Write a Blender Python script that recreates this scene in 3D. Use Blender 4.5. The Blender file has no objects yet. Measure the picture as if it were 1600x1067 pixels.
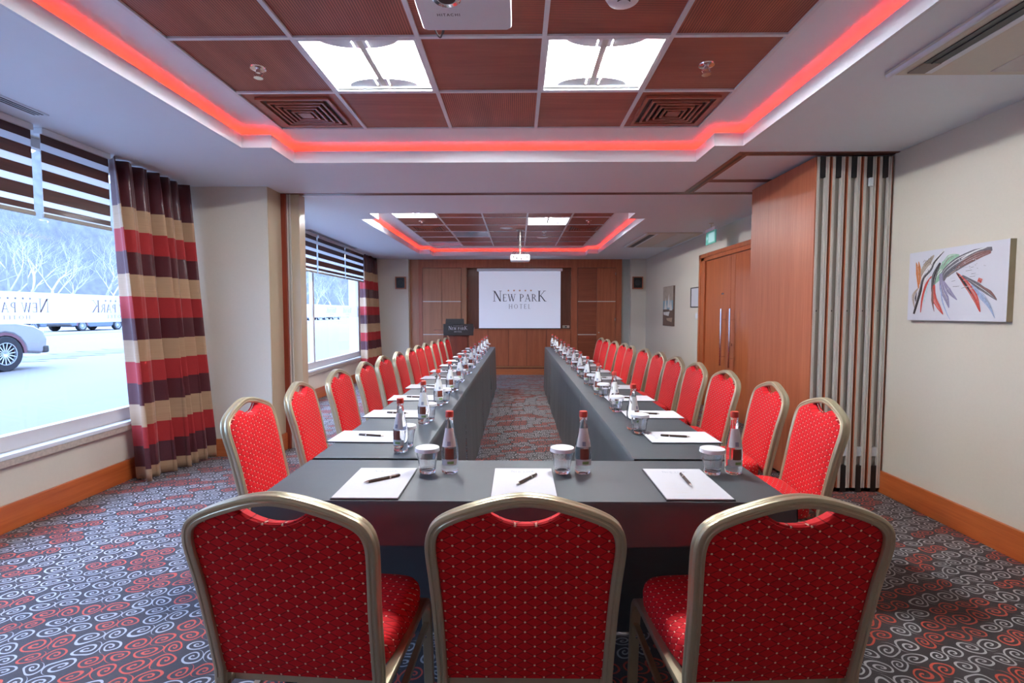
import bpy, math, random
from math import sin, cos, pi, radians, floor, sqrt
from mathutils import Vector, Matrix
sc = bpy.context.scene
COL = sc.collection
random.seed(7)

# ------------------------------------------------------------ camera, sky, exposure
FPX = 801.0
cam_d = bpy.data.cameras.new('camera')
cam = bpy.data.objects.new('camera', cam_d); COL.objects.link(cam)
cam_d.sensor_fit = 'HORIZONTAL'; cam_d.sensor_width = 36.0; cam_d.lens = 36.0 * FPX / 1600.0
cam_d.clip_start = 0.02; cam_d.clip_end = 400
cam.location = (0, 0, 1.354)
cam.rotation_euler = (pi/2 - 0.0555, 0, 0.0118)
sc.camera = cam

SKY = 2.2
world = bpy.data.worlds.new('overcast_sky'); sc.world = world; world.use_nodes = True
bg = world.node_tree.nodes['Background']
wn = world.node_tree.nodes; wlk = world.node_tree.links       # overcast sky: three times brighter overhead than at the horizon
_tc = wn.new('ShaderNodeTexCoord'); _sp = wn.new('ShaderNodeSeparateXYZ'); wlk.new(_tc.outputs['Generated'], _sp.inputs[0])
_mr = wn.new('ShaderNodeMapRange'); wlk.new(_sp.outputs[2], _mr.inputs[0]); _mr.inputs[1].default_value = 0; _mr.inputs[2].default_value = 1; _mr.inputs[3].default_value = SKY*.5; _mr.inputs[4].default_value = SKY*1.5
wlk.new(_mr.outputs[0], bg.inputs[1])
bg.inputs[0].default_value = (0.41, 0.59, 1.0, 1)

sc.view_settings.view_transform = 'Standard'; sc.view_settings.look = 'None'
sc.view_settings.gamma = 1.0; sc.view_settings.use_curve_mapping = False
sc.view_settings.exposure = 2.62
TUBE = 120.0      # fluorescent tube strength
LED = 2.9       # red cove strip strength
sc.cycles.max_bounces = 10; sc.cycles.diffuse_bounces = 5; sc.cycles.glossy_bounces = 4
sc.cycles.transmission_bounces = 8; sc.cycles.transparent_max_bounces = 12
sc.cycles.caustics_reflective = False; sc.cycles.caustics_refractive = False
sc.cycles.sample_clamp_indirect = 6.0
sc.cycles.use_denoising = True

def portal(name, x, y0, y1, z0, z1):
    # daylight portal filling a window opening: guides the sky's light, gives none itself
    l=bpy.data.lights.new(name,'AREA'); l.shape='RECTANGLE'; l.size=z1-z0; l.size_y=y1-y0; l.cycles.is_portal=True
    o=bpy.data.objects.new(name,l); COL.objects.link(o); o.location=(x,(y0+y1)/2,(z0+z1)/2); o.rotation_euler=(0,-pi/2,0)
portal('daylight_portal',-3.30,.15,4.62,.5,2.5); portal('daylight_portal',-3.30,5.45,10.35,.5,2.5)

# ------------------------------------------------------------ key measures (metres)
XL, XR = -3.175, 2.75
YB, YW = -1.30, 11.30          # back wall, far wood wall
ZC, ZT, ZR = 2.515, 2.655, 2.86

# ------------------------------------------------------------ helpers
def tag(o, label=None, cat=None, group=None, kind=None):
    if label: o['label'] = label
    if cat: o['category'] = cat
    if group: o['group'] = group
    if kind: o['kind'] = kind
    return o
def thing(name, label, cat, loc=(0,0,0), rz=0, group=None):
    o = bpy.data.objects.new(name, None); COL.objects.link(o)
    o.empty_display_size = .05
    o.location = loc; o.rotation_euler = (0,0,rz)
    return tag(o, label, cat, group)
def dup(root, loc, rz=0, label=None, group=None):
    r = root.copy(); COL.objects.link(r); r.location = loc; r.rotation_euler = (0,0,rz)
    if label: r['label'] = label
    if group: r['group'] = group
    for ch in list(root.children):
        c = ch.copy(); COL.objects.link(c); c.parent = r
        for g in list(ch.children):
            d = g.copy(); COL.objects.link(d); d.parent = c
    return r

class MB:
    def __init__(s): s.v=[]; s.f=[]; s.m=[]
    def add(s, vs, fs, mi=0):
        n=len(s.v); s.v += [tuple(v) for v in vs]
        for f in fs: s.f.append([n+i for i in f]); s.m.append(mi)
        return s
    def box(s, x0,x1,y0,y1,z0,z1, mi=0):
        return s.add([(x0,y0,z0),(x1,y0,z0),(x1,y1,z0),(x0,y1,z0),(x0,y0,z1),(x1,y0,z1),(x1,y1,z1),(x0,y1,z1)],
            [(0,3,2,1),(4,5,6,7),(0,1,5,4),(1,2,6,5),(2,3,7,6),(3,0,4,7)], mi)
    def lathe(s, prof, n=24, c=(0,0,0), mi=0, flat=None):
        vs=[];fs=[]
        for (r,z) in prof:
            for k in range(n):
                a=2*pi*k/n; rr=r
                if flat: rr = r*flat(a,z)
                vs.append((c[0]+rr*cos(a),c[1]+rr*sin(a),c[2]+z))
        for i in range(len(prof)-1):
            for k in range(n):
                k2=(k+1)%n; fs.append((i*n+k,i*n+k2,(i+1)*n+k2,(i+1)*n+k))
        return s.add(vs,fs,mi)
    def tube(s, pts, r, n=8, mi=0, cap=True):
        pts=[Vector(p) for p in pts]; vs=[];fs=[]; ref=None
        for i,p in enumerate(pts):
            t=(pts[min(i+1,len(pts)-1)]-pts[max(i-1,0)]).normalized()
            if ref is None: ref = Vector((0,0,1)) if abs(t.z)<.9 else Vector((1,0,0))
            a=(ref-t*ref.dot(t)).normalized(); b=t.cross(a); ref=a
            rr = r[i] if isinstance(r,(list,tuple)) else r
            for k in range(n):
                an=2*pi*k/n; vs.append(p+(a*cos(an)+b*sin(an))*rr)
        for i in range(len(pts)-1):
            for k in range(n):
                k2=(k+1)%n; fs.append((i*n+k,i*n+k2,(i+1)*n+k2,(i+1)*n+k))
        if cap:
            fs.append(tuple(range(n))[::-1]); fs.append(tuple((len(pts)-1)*n+k for k in range(n)))
        return s.add(vs,fs,mi)
    def sweep(s, pts, prof, N, mi=0, cap=True):
        pts=[Vector(p) for p in pts]; N=Vector(N); n=len(prof); vs=[];fs=[]
        for i,p in enumerate(pts):
            t=(pts[min(i+1,len(pts)-1)]-pts[max(i-1,0)]).normalized()
            nn=(N-t*N.dot(t)).normalized(); sd=t.cross(nn)
            for (a,b) in prof: vs.append(p+sd*a+nn*b)
        for i in range(len(pts)-1):
            for k in range(n):
                k2=(k+1)%n; fs.append((i*n+k,i*n+k2,(i+1)*n+k2,(i+1)*n+k))
        if cap:
            fs.append(tuple(range(n))[::-1]); fs.append(tuple((len(pts)-1)*n+k for k in range(n)))
        return s.add(vs,fs,mi)
    def grid(s, fn, nu, nv, mi=0):
        vs=[fn(i/nu,j/nv) for j in range(nv+1) for i in range(nu+1)]
        fs=[(j*(nu+1)+i,j*(nu+1)+i+1,(j+1)*(nu+1)+i+1,(j+1)*(nu+1)+i) for j in range(nv) for i in range(nu)]
        return s.add(vs,fs,mi)
    def prism(s, poly, fn, d0, d1, mi=0):
        # poly 2D, fn(a,b,d)->3D, extruded from depth d0 to d1
        n=len(poly); vs=[fn(a,b,d0) for a,b in poly]+[fn(a,b,d1) for a,b in poly]
        fs=[tuple(range(n))[::-1],tuple(range(n,2*n))]+[(i,(i+1)%n,(i+1)%n+n,i+n) for i in range(n)]
        return s.add(vs,fs,mi)
    def build(s, name, mat, parent=None, smooth=False, bevel=0, bseg=2, loc=None, fix=True):
        me=bpy.data.meshes.new(name); me.from_pydata(s.v,[],s.f)
        mats = mat if isinstance(mat,(list,tuple)) else [mat]
        for m in mats: me.materials.append(m)
        for p,mi in zip(me.polygons,s.m): p.material_index=mi
        if fix:
            import bmesh
            bm=bmesh.new(); bm.from_mesh(me); bmesh.ops.recalc_face_normals(bm,faces=bm.faces); bm.to_mesh(me); bm.free()
        if smooth:
            me.polygons.foreach_set('use_smooth',[True]*len(me.polygons))
        o=bpy.data.objects.new(name,me); COL.objects.link(o)
        if parent: o.parent=parent
        if loc: o.location=loc
        if bevel:
            b=o.modifiers.new('bevel','BEVEL'); b.width=bevel; b.segments=bseg; b.limit_method='ANGLE'; b.angle_limit=radians(35)
        if smooth:
            try: me.set_sharp_from_angle(angle=radians(38))
            except Exception: pass
        return o
def bx(*a, mi=0): return MB().box(*a, mi=mi)
def struct(name, mb, mat, parent=None, **k):
    o=mb.build(name,mat,parent,**k)
    if not parent: o['kind']='structure'
    return o

# ------------------------------------------------------------ node materials
class NT:
    def __init__(s,name):
        s.mat=bpy.data.materials.new(name); s.mat.use_nodes=True; s.nt=s.mat.node_tree
        s.b=s.nt.nodes['Principled BSDF']; s.out=s.nt.nodes['Material Output']
    def n(s,t,**k):
        nd=s.nt.nodes.new(t)
        for a,b in k.items(): setattr(nd,a,b)
        return nd
    def l(s,a,b): s.nt.links.new(a,b)
    def m(s,op,a,b=None,c=None):
        nd=s.n('ShaderNodeMath',operation=op)
        for i,x in enumerate((a,b,c)):
            if x is None: continue
            if isinstance(x,(int,float)): nd.inputs[i].default_value=x
            else: s.l(x,nd.inputs[i])
        return nd.outputs[0]
    def obj(s):
        t=s.n('ShaderNodeTexCoord'); sp=s.n('ShaderNodeSeparateXYZ'); s.l(t.outputs['Object'],sp.inputs[0])
        return t.outputs['Object'],sp.outputs[0],sp.outputs[1],sp.outputs[2]
    def comb(s,x,y,z):
        nd=s.n('ShaderNodeCombineXYZ')
        for i,v in enumerate((x,y,z)):
            if isinstance(v,(int,float)): nd.inputs[i].default_value=v
            else: s.l(v,nd.inputs[i])
        return nd.outputs[0]
    def mapp(s,vec,scale):
        nd=s.n('ShaderNodeMapping'); s.l(vec,nd.inputs[0]); nd.inputs['Scale'].default_value=scale; return nd.outputs[0]
    def noise(s,vec,scale,detail=3,rough=.5):
        nd=s.n('ShaderNodeTexNoise'); s.l(vec,nd.inputs['Vector']); nd.inputs['Scale'].default_value=scale
        nd.inputs['Detail'].default_value=detail; nd.inputs['Roughness'].default_value=rough; return nd.outputs['Fac']
    def mix(s,f,a,b):
        nd=s.n('ShaderNodeMix',data_type='RGBA')
        if isinstance(f,(int,float)): nd.inputs[0].default_value=f
        else: s.l(f,nd.inputs[0])
        for i,x in ((6,a),(7,b)):
            if isinstance(x,tuple): nd.inputs[i].default_value=(*x,1)
            else: s.l(x,nd.inputs[i])
        return nd.outputs[2]
    def ramp(s,f,stops,interp='LINEAR'):
        nd=s.n('ShaderNodeValToRGB'); s.l(f,nd.inputs[0]); e=nd.color_ramp.elements; nd.color_ramp.interpolation=interp
        while len(e)<len(stops): e.new(.5)
        for el,(p,c) in zip(e,stops): el.position=p; el.color=(*c,1)
        return nd.outputs[0]
    def bump(s,h,dist=.002,st=.6):
        nd=s.n('ShaderNodeBump'); nd.inputs['Strength'].default_value=st; nd.inputs['Distance'].default_value=dist
        s.l(h,nd.inputs['Height']); s.l(nd.outputs[0],s.b.inputs['Normal'])
    def set(s,**k):
        for a,b in k.items():
            inp=s.b.inputs[a.replace('_',' ')]
            if isinstance(b,(int,float)): inp.default_value=b
            elif isinstance(b,tuple): inp.default_value=(*b,1)
            else: s.l(b,inp)
        return s.mat
def simple(name,col,rough=.5,metal=0,var=.06,scale=20,**k):
    t=NT(name); o,x,y,z=t.obj(); n=t.noise(o,scale)
    c=t.mix(n,tuple(v*(1-var) for v in col),tuple(min(1,v*(1+var)) for v in col))
    return t.set(Base_Color=c,Roughness=rough,Metallic=metal,**k)
def wood(name,dark,light,rough=.35,axis='z',scale=1.0,coat=.15):
    t=NT(name); o,x,y,z=t.obj()
    sc_={'z':(22,22,1.1),'y':(22,1.1,22),'x':(1.1,22,22)}[axis]
    v=t.mapp(o,tuple(a*scale for a in sc_)); n=t.noise(v,1.0,5,.6); n2=t.noise(v,4.0,3,.6)
    f=t.m('ADD',t.m('MULTIPLY',n,.7),t.m('MULTIPLY',n2,.3))
    c=t.ramp(f,[(.3,dark),(.7,light)])
    return t.set(Base_Color=c,Roughness=rough,Coat_Weight=coat,Coat_Roughness=.15)
def emis(name,col,st):
    t=NT(name); return t.set(Base_Color=col,Emission_Color=col,Emission_Strength=st)

M={}
M['wall']=simple('wall_paint',(.70,.65,.545),.75,var=.03,scale=60)
M['ceil']=simple('white_ceiling_paint',(.82,.89,.95),.6,var=.01)
M['beige']=simple('beige_laminate',(.56,.46,.32),.25,var=.03,scale=8)
M['white']=simple('white_paint',(.76,.81,.86),.35,var=.02)
M['cream']=simple('cream_plastic',(.62,.58,.50),.4,var=.02)
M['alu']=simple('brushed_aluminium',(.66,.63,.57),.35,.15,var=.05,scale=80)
M['alu_d']=simple('dark_aluminium',(.46,.44,.39),.4,.15,var=.05,scale=60)  # darker tone for the panel channels and the projector pole
M['chrome']=simple('chrome',(.85,.85,.86),.12,1.0,var=.01)
M['black']=simple('black_plastic',(.015,.014,.014),.4,var=.1)
M['dark']=simple('dark_grey',(.04,.04,.042),.5,var=.1)
M['wood_base']=wood('skirting_wood',(.46,.095,.022),(.62,.16,.04),.3,'y')
M['wood_base_x']=wood('skirting_wood_across',(.40,.10,.03),(.55,.16,.05),.3,'x')
M['wood_panel']=wood('partition_veneer',(.38,.10,.04),(.52,.17,.08),.42,'z',.7,0)
M['wood_far']=wood('cabinet_veneer',(.32,.085,.034),(.48,.15,.065),.35,'z',.8)
M['wood_lite']=wood('cabinet_veneer_light',(.36,.15,.07),(.48,.22,.11),.35,'z',.8)
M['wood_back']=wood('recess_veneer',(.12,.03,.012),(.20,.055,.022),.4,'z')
M['wood_door']=wood('door_veneer',(.40,.10,.03),(.55,.16,.055),.28,'z',.6,.3)
M['wood_red']=wood('dark_red_wood',(.22,.03,.012),(.30,.045,.018),.35,'z')
M['wood_lect']=wood('lectern_wood',(.10,.02,.012),(.18,.04,.02),.3,'z')
M['frame_gold']=simple('champagne_chair_metal',(.56,.51,.34),.33,.6,var=.05,scale=30)
M['paper']=simple('paper',(.62,.62,.66),.7,var=.01)
M['lid']=simple('paper_cap',(.72,.74,.78),.8,var=.01)
M['ink']=simple('printed_ink',(.045,.05,.075),.6)
M['ink_l']=simple('printed_ink_grey',(.30,.33,.42),.6)
M['ink_g']=simple('gold_ink',(.42,.20,.08),.5)
M['snow']=simple('snow',(.125,.12,.12),.8,var=.03,scale=1.5)
M['slush']=simple('slushy_road',(.07,.08,.095),.7,var=.4,scale=3)
M['frost']=simple('frosted_bark',(.36,.36,.37),.9,var=.3,scale=2)
M['frost2']=simple('frosted_trunk',(.10,.12,.16),.9,var=.3,scale=2)
M['tube']=emis('fluorescent_tube',(.92,.96,1.0),TUBE)
M['led']=emis('red_led_strip',(1.0,.030,.012),LED)
M['screen']=NT('projected_screen').set(Base_Color=(.66,.70,.80),Roughness=.9,Emission_Color=(.72,.80,1.0),Emission_Strength=.06)
M['cap_red']=simple('red_bottle_cap',(.55,.05,.03),.35)
M['pen']=simple('pen_body',(.05,.03,.02),.25)
M['pen_g']=simple('pen_metal',(.72,.66,.60),.2,.9)
M['fixture']=simple('fixture_enamel',(.60,.58,.54),.35,var=.01)
M['socket']=simple('white_socket_plastic',(.72,.70,.66),.4)
M['rubber']=simple('tyre_rubber',(.02,.025,.035),.7)
M['car']=simple('silver_car_paint',(.24,.24,.26),.25,.3,Coat_Weight=.6)
M['car_d']=simple('dark_car_paint',(.10,.14,.20),.25,.3,Coat_Weight=.6)
M['car_arch']=simple('wheel_arch_lining',(.20,.09,.12),.7)
M['car_glass']=simple('car_glass',(.06,.09,.13),.08)
M['rim']=simple('alloy_rim',(.50,.56,.64),.3,.6)
M['exit_g']=NT('exit_sign_green').set(Base_Color=(.12,.52,.42),Roughness=.3,Emission_Color=(.2,.7,.6),Emission_Strength=.03)
M['exit_w']=NT('exit_sign_white').set(Base_Color=(.45,.68,.68),Roughness=.3,Emission_Color=(.5,.9,.85),Emission_Strength=.06)
M['canvas']=simple('canvas',(.70,.70,.76),.8,var=.02)
M['canvas_e']=simple('canvas_edge',(.42,.36,.24),.8)

def mk_glass(name,ior,rough=0.0,col=(1,1,1)):
    t=NT(name); return t.set(Base_Color=col,Roughness=rough,IOR=ior,Transmission_Weight=1.0)
M['glass']=mk_glass('drinking_glass',1.45,0.0,(.97,.98,1)); M['bottle']=mk_glass('bottle_glass_with_water',1.33,0.0,(.96,.98,1))
def mk_pane():
    t=NT('window_pane'); nt=t.nt; tr=t.n('ShaderNodeBsdfTransparent'); gl=t.n('ShaderNodeBsdfGlossy'); gl.inputs['Roughness'].default_value=.02
    lw=t.n('ShaderNodeLayerWeight'); lw.inputs[0].default_value=.5; mx=t.n('ShaderNodeMixShader'); p5=t.m('ADD',.03,t.m('MULTIPLY',t.m('POWER',lw.outputs['Facing'],5),.5))
    tr.inputs[0].default_value=(.95,.97,1,1)
    t.l(p5,mx.inputs[0]); t.l(tr.outputs[0],mx.inputs[1]); t.l(gl.outputs[0],mx.inputs[2]); t.l(mx.outputs[0],t.out.inputs[0]); return t.mat
M['pane']=mk_pane()
def mk_sheer(name,col,opac,trl=.5):
    # thin translucent material: part see-through, part diffusing
    t=NT(name); tr=t.n('ShaderNodeBsdfTransparent'); tl=t.n('ShaderNodeBsdfTranslucent'); df=t.n('ShaderNodeBsdfDiffuse')
    tl.inputs[0].default_value=(*col,1); df.inputs[0].default_value=(*col,1)
    a=t.n('ShaderNodeMixShader'); a.inputs[0].default_value=trl; t.l(df.outputs[0],a.inputs[1]); t.l(tl.outputs[0],a.inputs[2])
    b=t.n('ShaderNodeMixShader'); b.inputs[0].default_value=opac; t.l(tr.outputs[0],b.inputs[1]); t.l(a.outputs[0],b.inputs[2])
    t.l(b.outputs[0],t.out.inputs[0]); return t.mat
M['sheer']=mk_sheer('sheer_blind_band',(.85,.88,.92),.7,.6)
M['film']=mk_sheer('frosted_window_film',(.90,.92,.97),.93,.62)
M['blind']=wood('dark_blind_band',(.035,.010,.008),(.075,.022,.016),.5,'y')
def mk_cloth():
    t=NT('charcoal_tablecloth'); o,x,y,z=t.obj(); n=t.noise(o,3,3); n2=t.noise(t.mapp(o,(1,1,1)),700,1)
    c=t.mix(n,(.017,.028,.036),(.026,.040,.049)); t.bump(t.m('ADD',t.m('MULTIPLY',n,2.0),t.m('MULTIPLY',n2,.15)),.004,.35)
    return t.set(Base_Color=c,Roughness=.50,Specular_IOR_Level=.9,Coat_Weight=.2,Coat_Roughness=.5,Sheen_Weight=.05,Sheen_Roughness=.4)
M['cloth']=mk_cloth()
def mk_fabric(name,axes,base,base2):
    # red upholstery: diamond quilting with small gold dots at the crossings
    t=NT(name); o,x,y,z=t.obj(); a={'x':x,'y':y,'z':z}
    ua,va=a[axes[0]],a[axes[1]]
    if axes==('x','y'): ua=t.m('ADD',x,z); va=t.m('ADD',y,z)      # pattern runs on down the sides of the seat
    u=t.m('DIVIDE',ua,.050); v=t.m('DIVIDE',va,.029)
    def near(w): # distance to nearest integer
        return t.m('ABSOLUTE',t.m('SUBTRACT',t.m('FRACT',w),.5))
    s_=t.m('ADD',u,v); d_=t.m('SUBTRACT',u,v)
    ls=t.m('SUBTRACT',.5,near(s_)); ld=t.m('SUBTRACT',.5,near(d_))
    ln=t.m('MINIMUM',ls,ld)                       # 0 on a seam
    seam=t.m('LESS_THAN',ln,.055)
    # dot: both small, measured in metres
    du=t.m('MULTIPLY',t.m('ADD',t.m('SUBTRACT',t.m('FRACT',t.m('ADD',s_,.5)),.5),t.m('SUBTRACT',t.m('FRACT',t.m('ADD',d_,.5)),.5)),.025)
    dv=t.m('MULTIPLY',t.m('SUBTRACT',t.m('SUBTRACT',t.m('FRACT',t.m('ADD',s_,.5)),.5),t.m('SUBTRACT',t.m('FRACT',t.m('ADD',d_,.5)),.5)),.0145)
    rr=t.m('SQRT',t.m('ADD',t.m('MULTIPLY',du,du),t.m('MULTIPLY',dv,dv)))
    dot=t.m('LESS_THAN',rr,.0028)
    n=t.noise(o,14,3)
    c0=t.mix(n,base,base2); c1=t.mix(t.m('MULTIPLY',seam,.75),c0,tuple(v*.25 for v in base)); c2=t.mix(dot,c1,(.85,.60,.45))
    t.bump(t.m('ADD',t.m('MINIMUM',ln,.25),t.m('MULTIPLY',n,.15)),.004,.5)
    return t.set(Base_Color=c2,Roughness=.75,Specular_IOR_Level=.3,Sheen_Weight=.12,Sheen_Roughness=.4,Sheen_Tint=(1,.25,.2))
RED=(.58,.006,.014); RED2=(.70,.010,.016)
M['fab_b']=mk_fabric('red_quilted_backrest',('x','z'),RED,RED2)
M['fab_s']=mk_fabric('red_quilted_seat',('x','y'),RED,RED2)
def mk_tile(name,ax):
    t=NT(name); o,x,y,z=t.obj(); a={'x':x,'y':y}[ax]
    st=t.m('FRACT',t.m('DIVIDE',a,.0125)); g=t.m('LESS_THAN',st,.28)
    sc_=(1.2,9,9) if ax=='y' else (9,1.2,9)
    n=t.noise(t.mapp(o,sc_),1.2,4,.6)
    c=t.ramp(n,[(.3,(.34,.092,.056)),(.7,(.50,.165,.105))])
    c=t.mix(g,c,(.12,.030,.020))
    t.bump(t.m('SUBTRACT',1,g),.002,.5)
    return t.set(Base_Color=c,Roughness=.42,Coat_Weight=.05,Coat_Roughness=.25)
M['tile_x']=mk_tile('ribbed_wood_tile_ribs_across','y'); M['tile_y']=mk_tile('ribbed_wood_tile_ribs_along','x')
M['tile_p']=wood('plain_wood_tile',(.31,.085,.052),(.44,.145,.092),.4,'x')
def mk_carpet():
    t=NT('scroll_carpet'); o,x,y,z=t.obj(); w=t.n('ShaderNodeTexNoise'); t.l(o,w.inputs['Vector']); w.inputs['Scale'].default_value=6.5; w.inputs['Detail'].default_value=1
    sp=t.n('ShaderNodeSeparateColor'); t.l(w.outputs['Color'],sp.inputs[0])
    rx=t.m('ADD',t.m('MULTIPLY',x,.966),t.m('MULTIPLY',y,.259)); ry=t.m('SUBTRACT',t.m('MULTIPLY',y,.966),t.m('MULTIPLY',x,.259))
    X=t.m('ADD',rx,t.m('MULTIPLY',t.m('SUBTRACT',sp.outputs[0],.5),.075)); Y=t.m('ADD',ry,t.m('MULTIPLY',t.m('SUBTRACT',sp.outputs[1],.5),.075))
    A=.094; B=.080; NTURN=2.0; R=A/2
    vj=t.m('DIVIDE',Y,B); j=t.m('FLOOR',vj); lv=t.m('MULTIPLY',t.m('SUBTRACT',t.m('FRACT',vj),.5),B)
    wj=t.n('ShaderNodeTexWhiteNoise',noise_dimensions='1D'); t.l(j,wj.inputs['W'])
    uu=t.m('ADD',t.m('DIVIDE',X,2*A),wj.outputs[0]); i=t.m('FLOOR',uu); lu=t.m('MULTIPLY',t.m('SUBTRACT',t.m('FRACT',uu),.5),2*A)
    wc=t.n('ShaderNodeTexWhiteNoise',noise_dimensions='2D'); t.l(t.comb(i,j,0),wc.inputs[0])
    mir=t.m('SIGN',t.m('SUBTRACT',wc.outputs[0],.35))
    s_=t.m('SIGN',lu); qx=t.m('SUBTRACT',t.m('MULTIPLY',lu,s_),R); qy=t.m('MULTIPLY',t.m('MULTIPLY',lv,s_),1.18)
    r=t.m('SQRT',t.m('ADD',t.m('MULTIPLY',qx,qx),t.m('MULTIPLY',qy,qy))); th=t.m('DIVIDE',t.m('ARCTAN2',qy,qx),2*pi)
    ph=t.m('ADD',t.m('SUBTRACT',t.m('MULTIPLY',r,NTURN/R),th),.5)
    d=t.m('ABSOLUTE',t.m('SUBTRACT',t.m('FRACT',t.m('ADD',ph,.5)),.5))
    ins=t.m('LESS_THAN',r,R*1.02)
    line=t.m('MULTIPLY',t.m('LESS_THAN',d,.175),ins)
    isred=t.m('LESS_THAN',t.n('ShaderNodeTexWhiteNoise',noise_dimensions='2D').outputs[0],.5)
    wr=t.n('ShaderNodeTexWhiteNoise',noise_dimensions='2D'); t.l(t.comb(j,t.m('ADD',i,17.3),0),wr.inputs[0])
    isred=t.m('LESS_THAN',wr.outputs[0],.36)
    f=t.noise(o,900,1)
    bc=t.mix(f,(.020,.014,.016),(.042,.031,.034))
    sw=t.mix(isred,(.40,.40,.41),(.52,.060,.028))
    c=t.mix(line,bc,sw)
    t.bump(t.m('ADD',f,t.m('MULTIPLY',line,.4)),.003,.4)
    return t.set(Base_Color=c,Roughness=.85,Sheen_Weight=.28,Sheen_Roughness=.35)
M['carpet']=mk_carpet()
def mk_curtain():
    t=NT('striped_satin_curtain'); o,x,y,z=t.obj()
    P=.514; ph=t.m('FRACT',t.m('DIVIDE',t.m('ADD',z,P*10-.113),P))   # 0 at gold top... measured upward
    n=t.noise(t.mapp(o,(160,160,160)),1.0,2); n2=t.noise(t.mapp(o,(3,3,420)),1.0,2)
    gold=t.mix(n2,(.34,.20,.11),(.54,.36,.21)); red=t.mix(n,(.30,.008,.010),(.42,.015,.015)); dk=t.mix(n,(.055,.007,.010),(.10,.014,.018))
    # going up from a gold top edge: dark, red, gold
    isd=t.m('LESS_THAN',ph,.333); isg=t.m('GREATER_THAN',ph,.666)
    c=t.mix(isd,red,dk); c=t.mix(isg,c,gold)
    top=t.m('GREATER_THAN',z,2.169); c=t.mix(top,c,dk)
    hem=t.m('LESS_THAN',z,.045); c=t.mix(hem,c,gold)
    ro=t.m('SUBTRACT',.75,t.m('MULTIPLY',t.m('MAXIMUM',isd,top),.42))
    t.bump(n,.001,.3)
    return t.set(Base_Color=c,Roughness=ro,Sheen_Weight=.3)
M['curtain']=mk_curtain()
M['marble']=simple('speckled_sill_stone',(.52,.45,.38),.5,var=.35,scale=55)
M['sillgrey']=simple('sill_frame_enamel',(.62,.58,.54),.35,var=.03)

# ------------------------------------------------------------ room shell
struct('floor', bx(XL-.3,XR+.3,YB-.2,YW+.4,-.1,0), M['carpet'])
# cove openings
def tray_polys(y0,y1):
    return (-1.96,1.58,y0+.37,y1-.37),(-1.75,1.38,y0,y1)
T1=(-.45,4.035); T2=(6.03,10.50)
def lower_ceiling():
    b=MB(); za,zb=ZC,ZC+.02
    for (ya,yb,(t0,t1)) in ((YB,5.05,T1),(5.05,YW+.3,T2)):
        b.box(XL,-1.96,ya,yb,za,zb); b.box(1.58,XR,ya,yb,za,zb)
        b.box(-1.96,1.58,ya,t0,za,zb); b.box(-1.96,1.58,t1,yb,za,zb)
        for (xa,xb) in ((-1.96,-1.75),(1.38,1.58)):
            b.box(xa,xb,t0,t0+.37,za,zb); b.box(xa,xb,t1-.37,t1,za,zb)
    return b
struct('ceiling', lower_ceiling(), M['ceil'])
for k,(t0,t1) in enumerate((T1,T2)):
    pts=[(-1.75,t0),(1.38,t0),(1.38,t0+.37),(1.58,t0+.37),(1.58,t1-.37),(1.38,t1-.37),(1.38,t1),(-1.75,t1),(-1.75,t1-.37),(-1.96,t1-.37),(-1.96,t0+.37),(-1.75,t0+.37)]
    n=len(pts); b=MB(); led=MB()
    # outward offset polygons
    def off(d):
        res=[]
        for i in range(n):
            p0,p,p1=Vector(pts[i-1]),Vector(pts[i]),Vector(pts[(i+1)%n])
            e0=(p-p0).normalized(); e1=(p1-p).normalized()
            n0=Vector((e0.y,-e0.x)); n1=Vector((e1.y,-e1.x))
            res.append(p+(n0+n1)*d)
        return res
    o0,o1=off(-.018),off(0); lz=2.602
    for i in range(n):
        j=(i+1)%n; a,c,d,e=o0[i],o0[j],o1[j],o1[i]
        b.add([(a.x,a.y,ZC-.002),(c.x,c.y,ZC-.002),(d.x,d.y,ZC-.002),(e.x,e.y,ZC-.002),(a.x,a.y,lz),(c.x,c.y,lz),(d.x,d.y,lz),(e.x,e.y,lz)],
              [(0,3,2,1),(4,5,6,7),(0,1,5,4),(1,2,6,5),(2,3,7,6),(3,0,4,7)])
    # cove back wall
    q0=off(.19)
    for i in range(n):
        j=(i+1)%n; a,c=q0[i],q0[j]
        b.add([(a.x,a.y,ZC+.02),(c.x,c.y,ZC+.02),(c.x,c.y,ZT),(a.x,a.y,ZT)],[(0,1,2,3)])
    struct('trim_%d'%(k+1), b, M['white'])
    s0,s1=off(.055),off(.075)
    for i in range(n):
        j=(i+1)%n; a,c,d,e=s0[i],s0[j],s1[j],s1[i]; zz=2.548
        led.add([(a.x,a.y,zz-.006),(c.x,c.y,zz-.006),(d.x,d.y,zz-.006),(e.x,e.y,zz-.006),(a.x,a.y,zz),(c.x,c.y,zz),(d.x,d.y,zz),(e.x,e.y,zz)],
                [(0,3,2,1),(4,5,6,7),(0,1,5,4),(1,2,6,5),(2,3,7,6),(3,0,4,7)])
    tag(led.build('led_strip',M['led']),('red light strip glowing in the cove around the near ceiling tray','red light strip glowing in the cove around the far ceiling tray')[k],'light strip')
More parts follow.
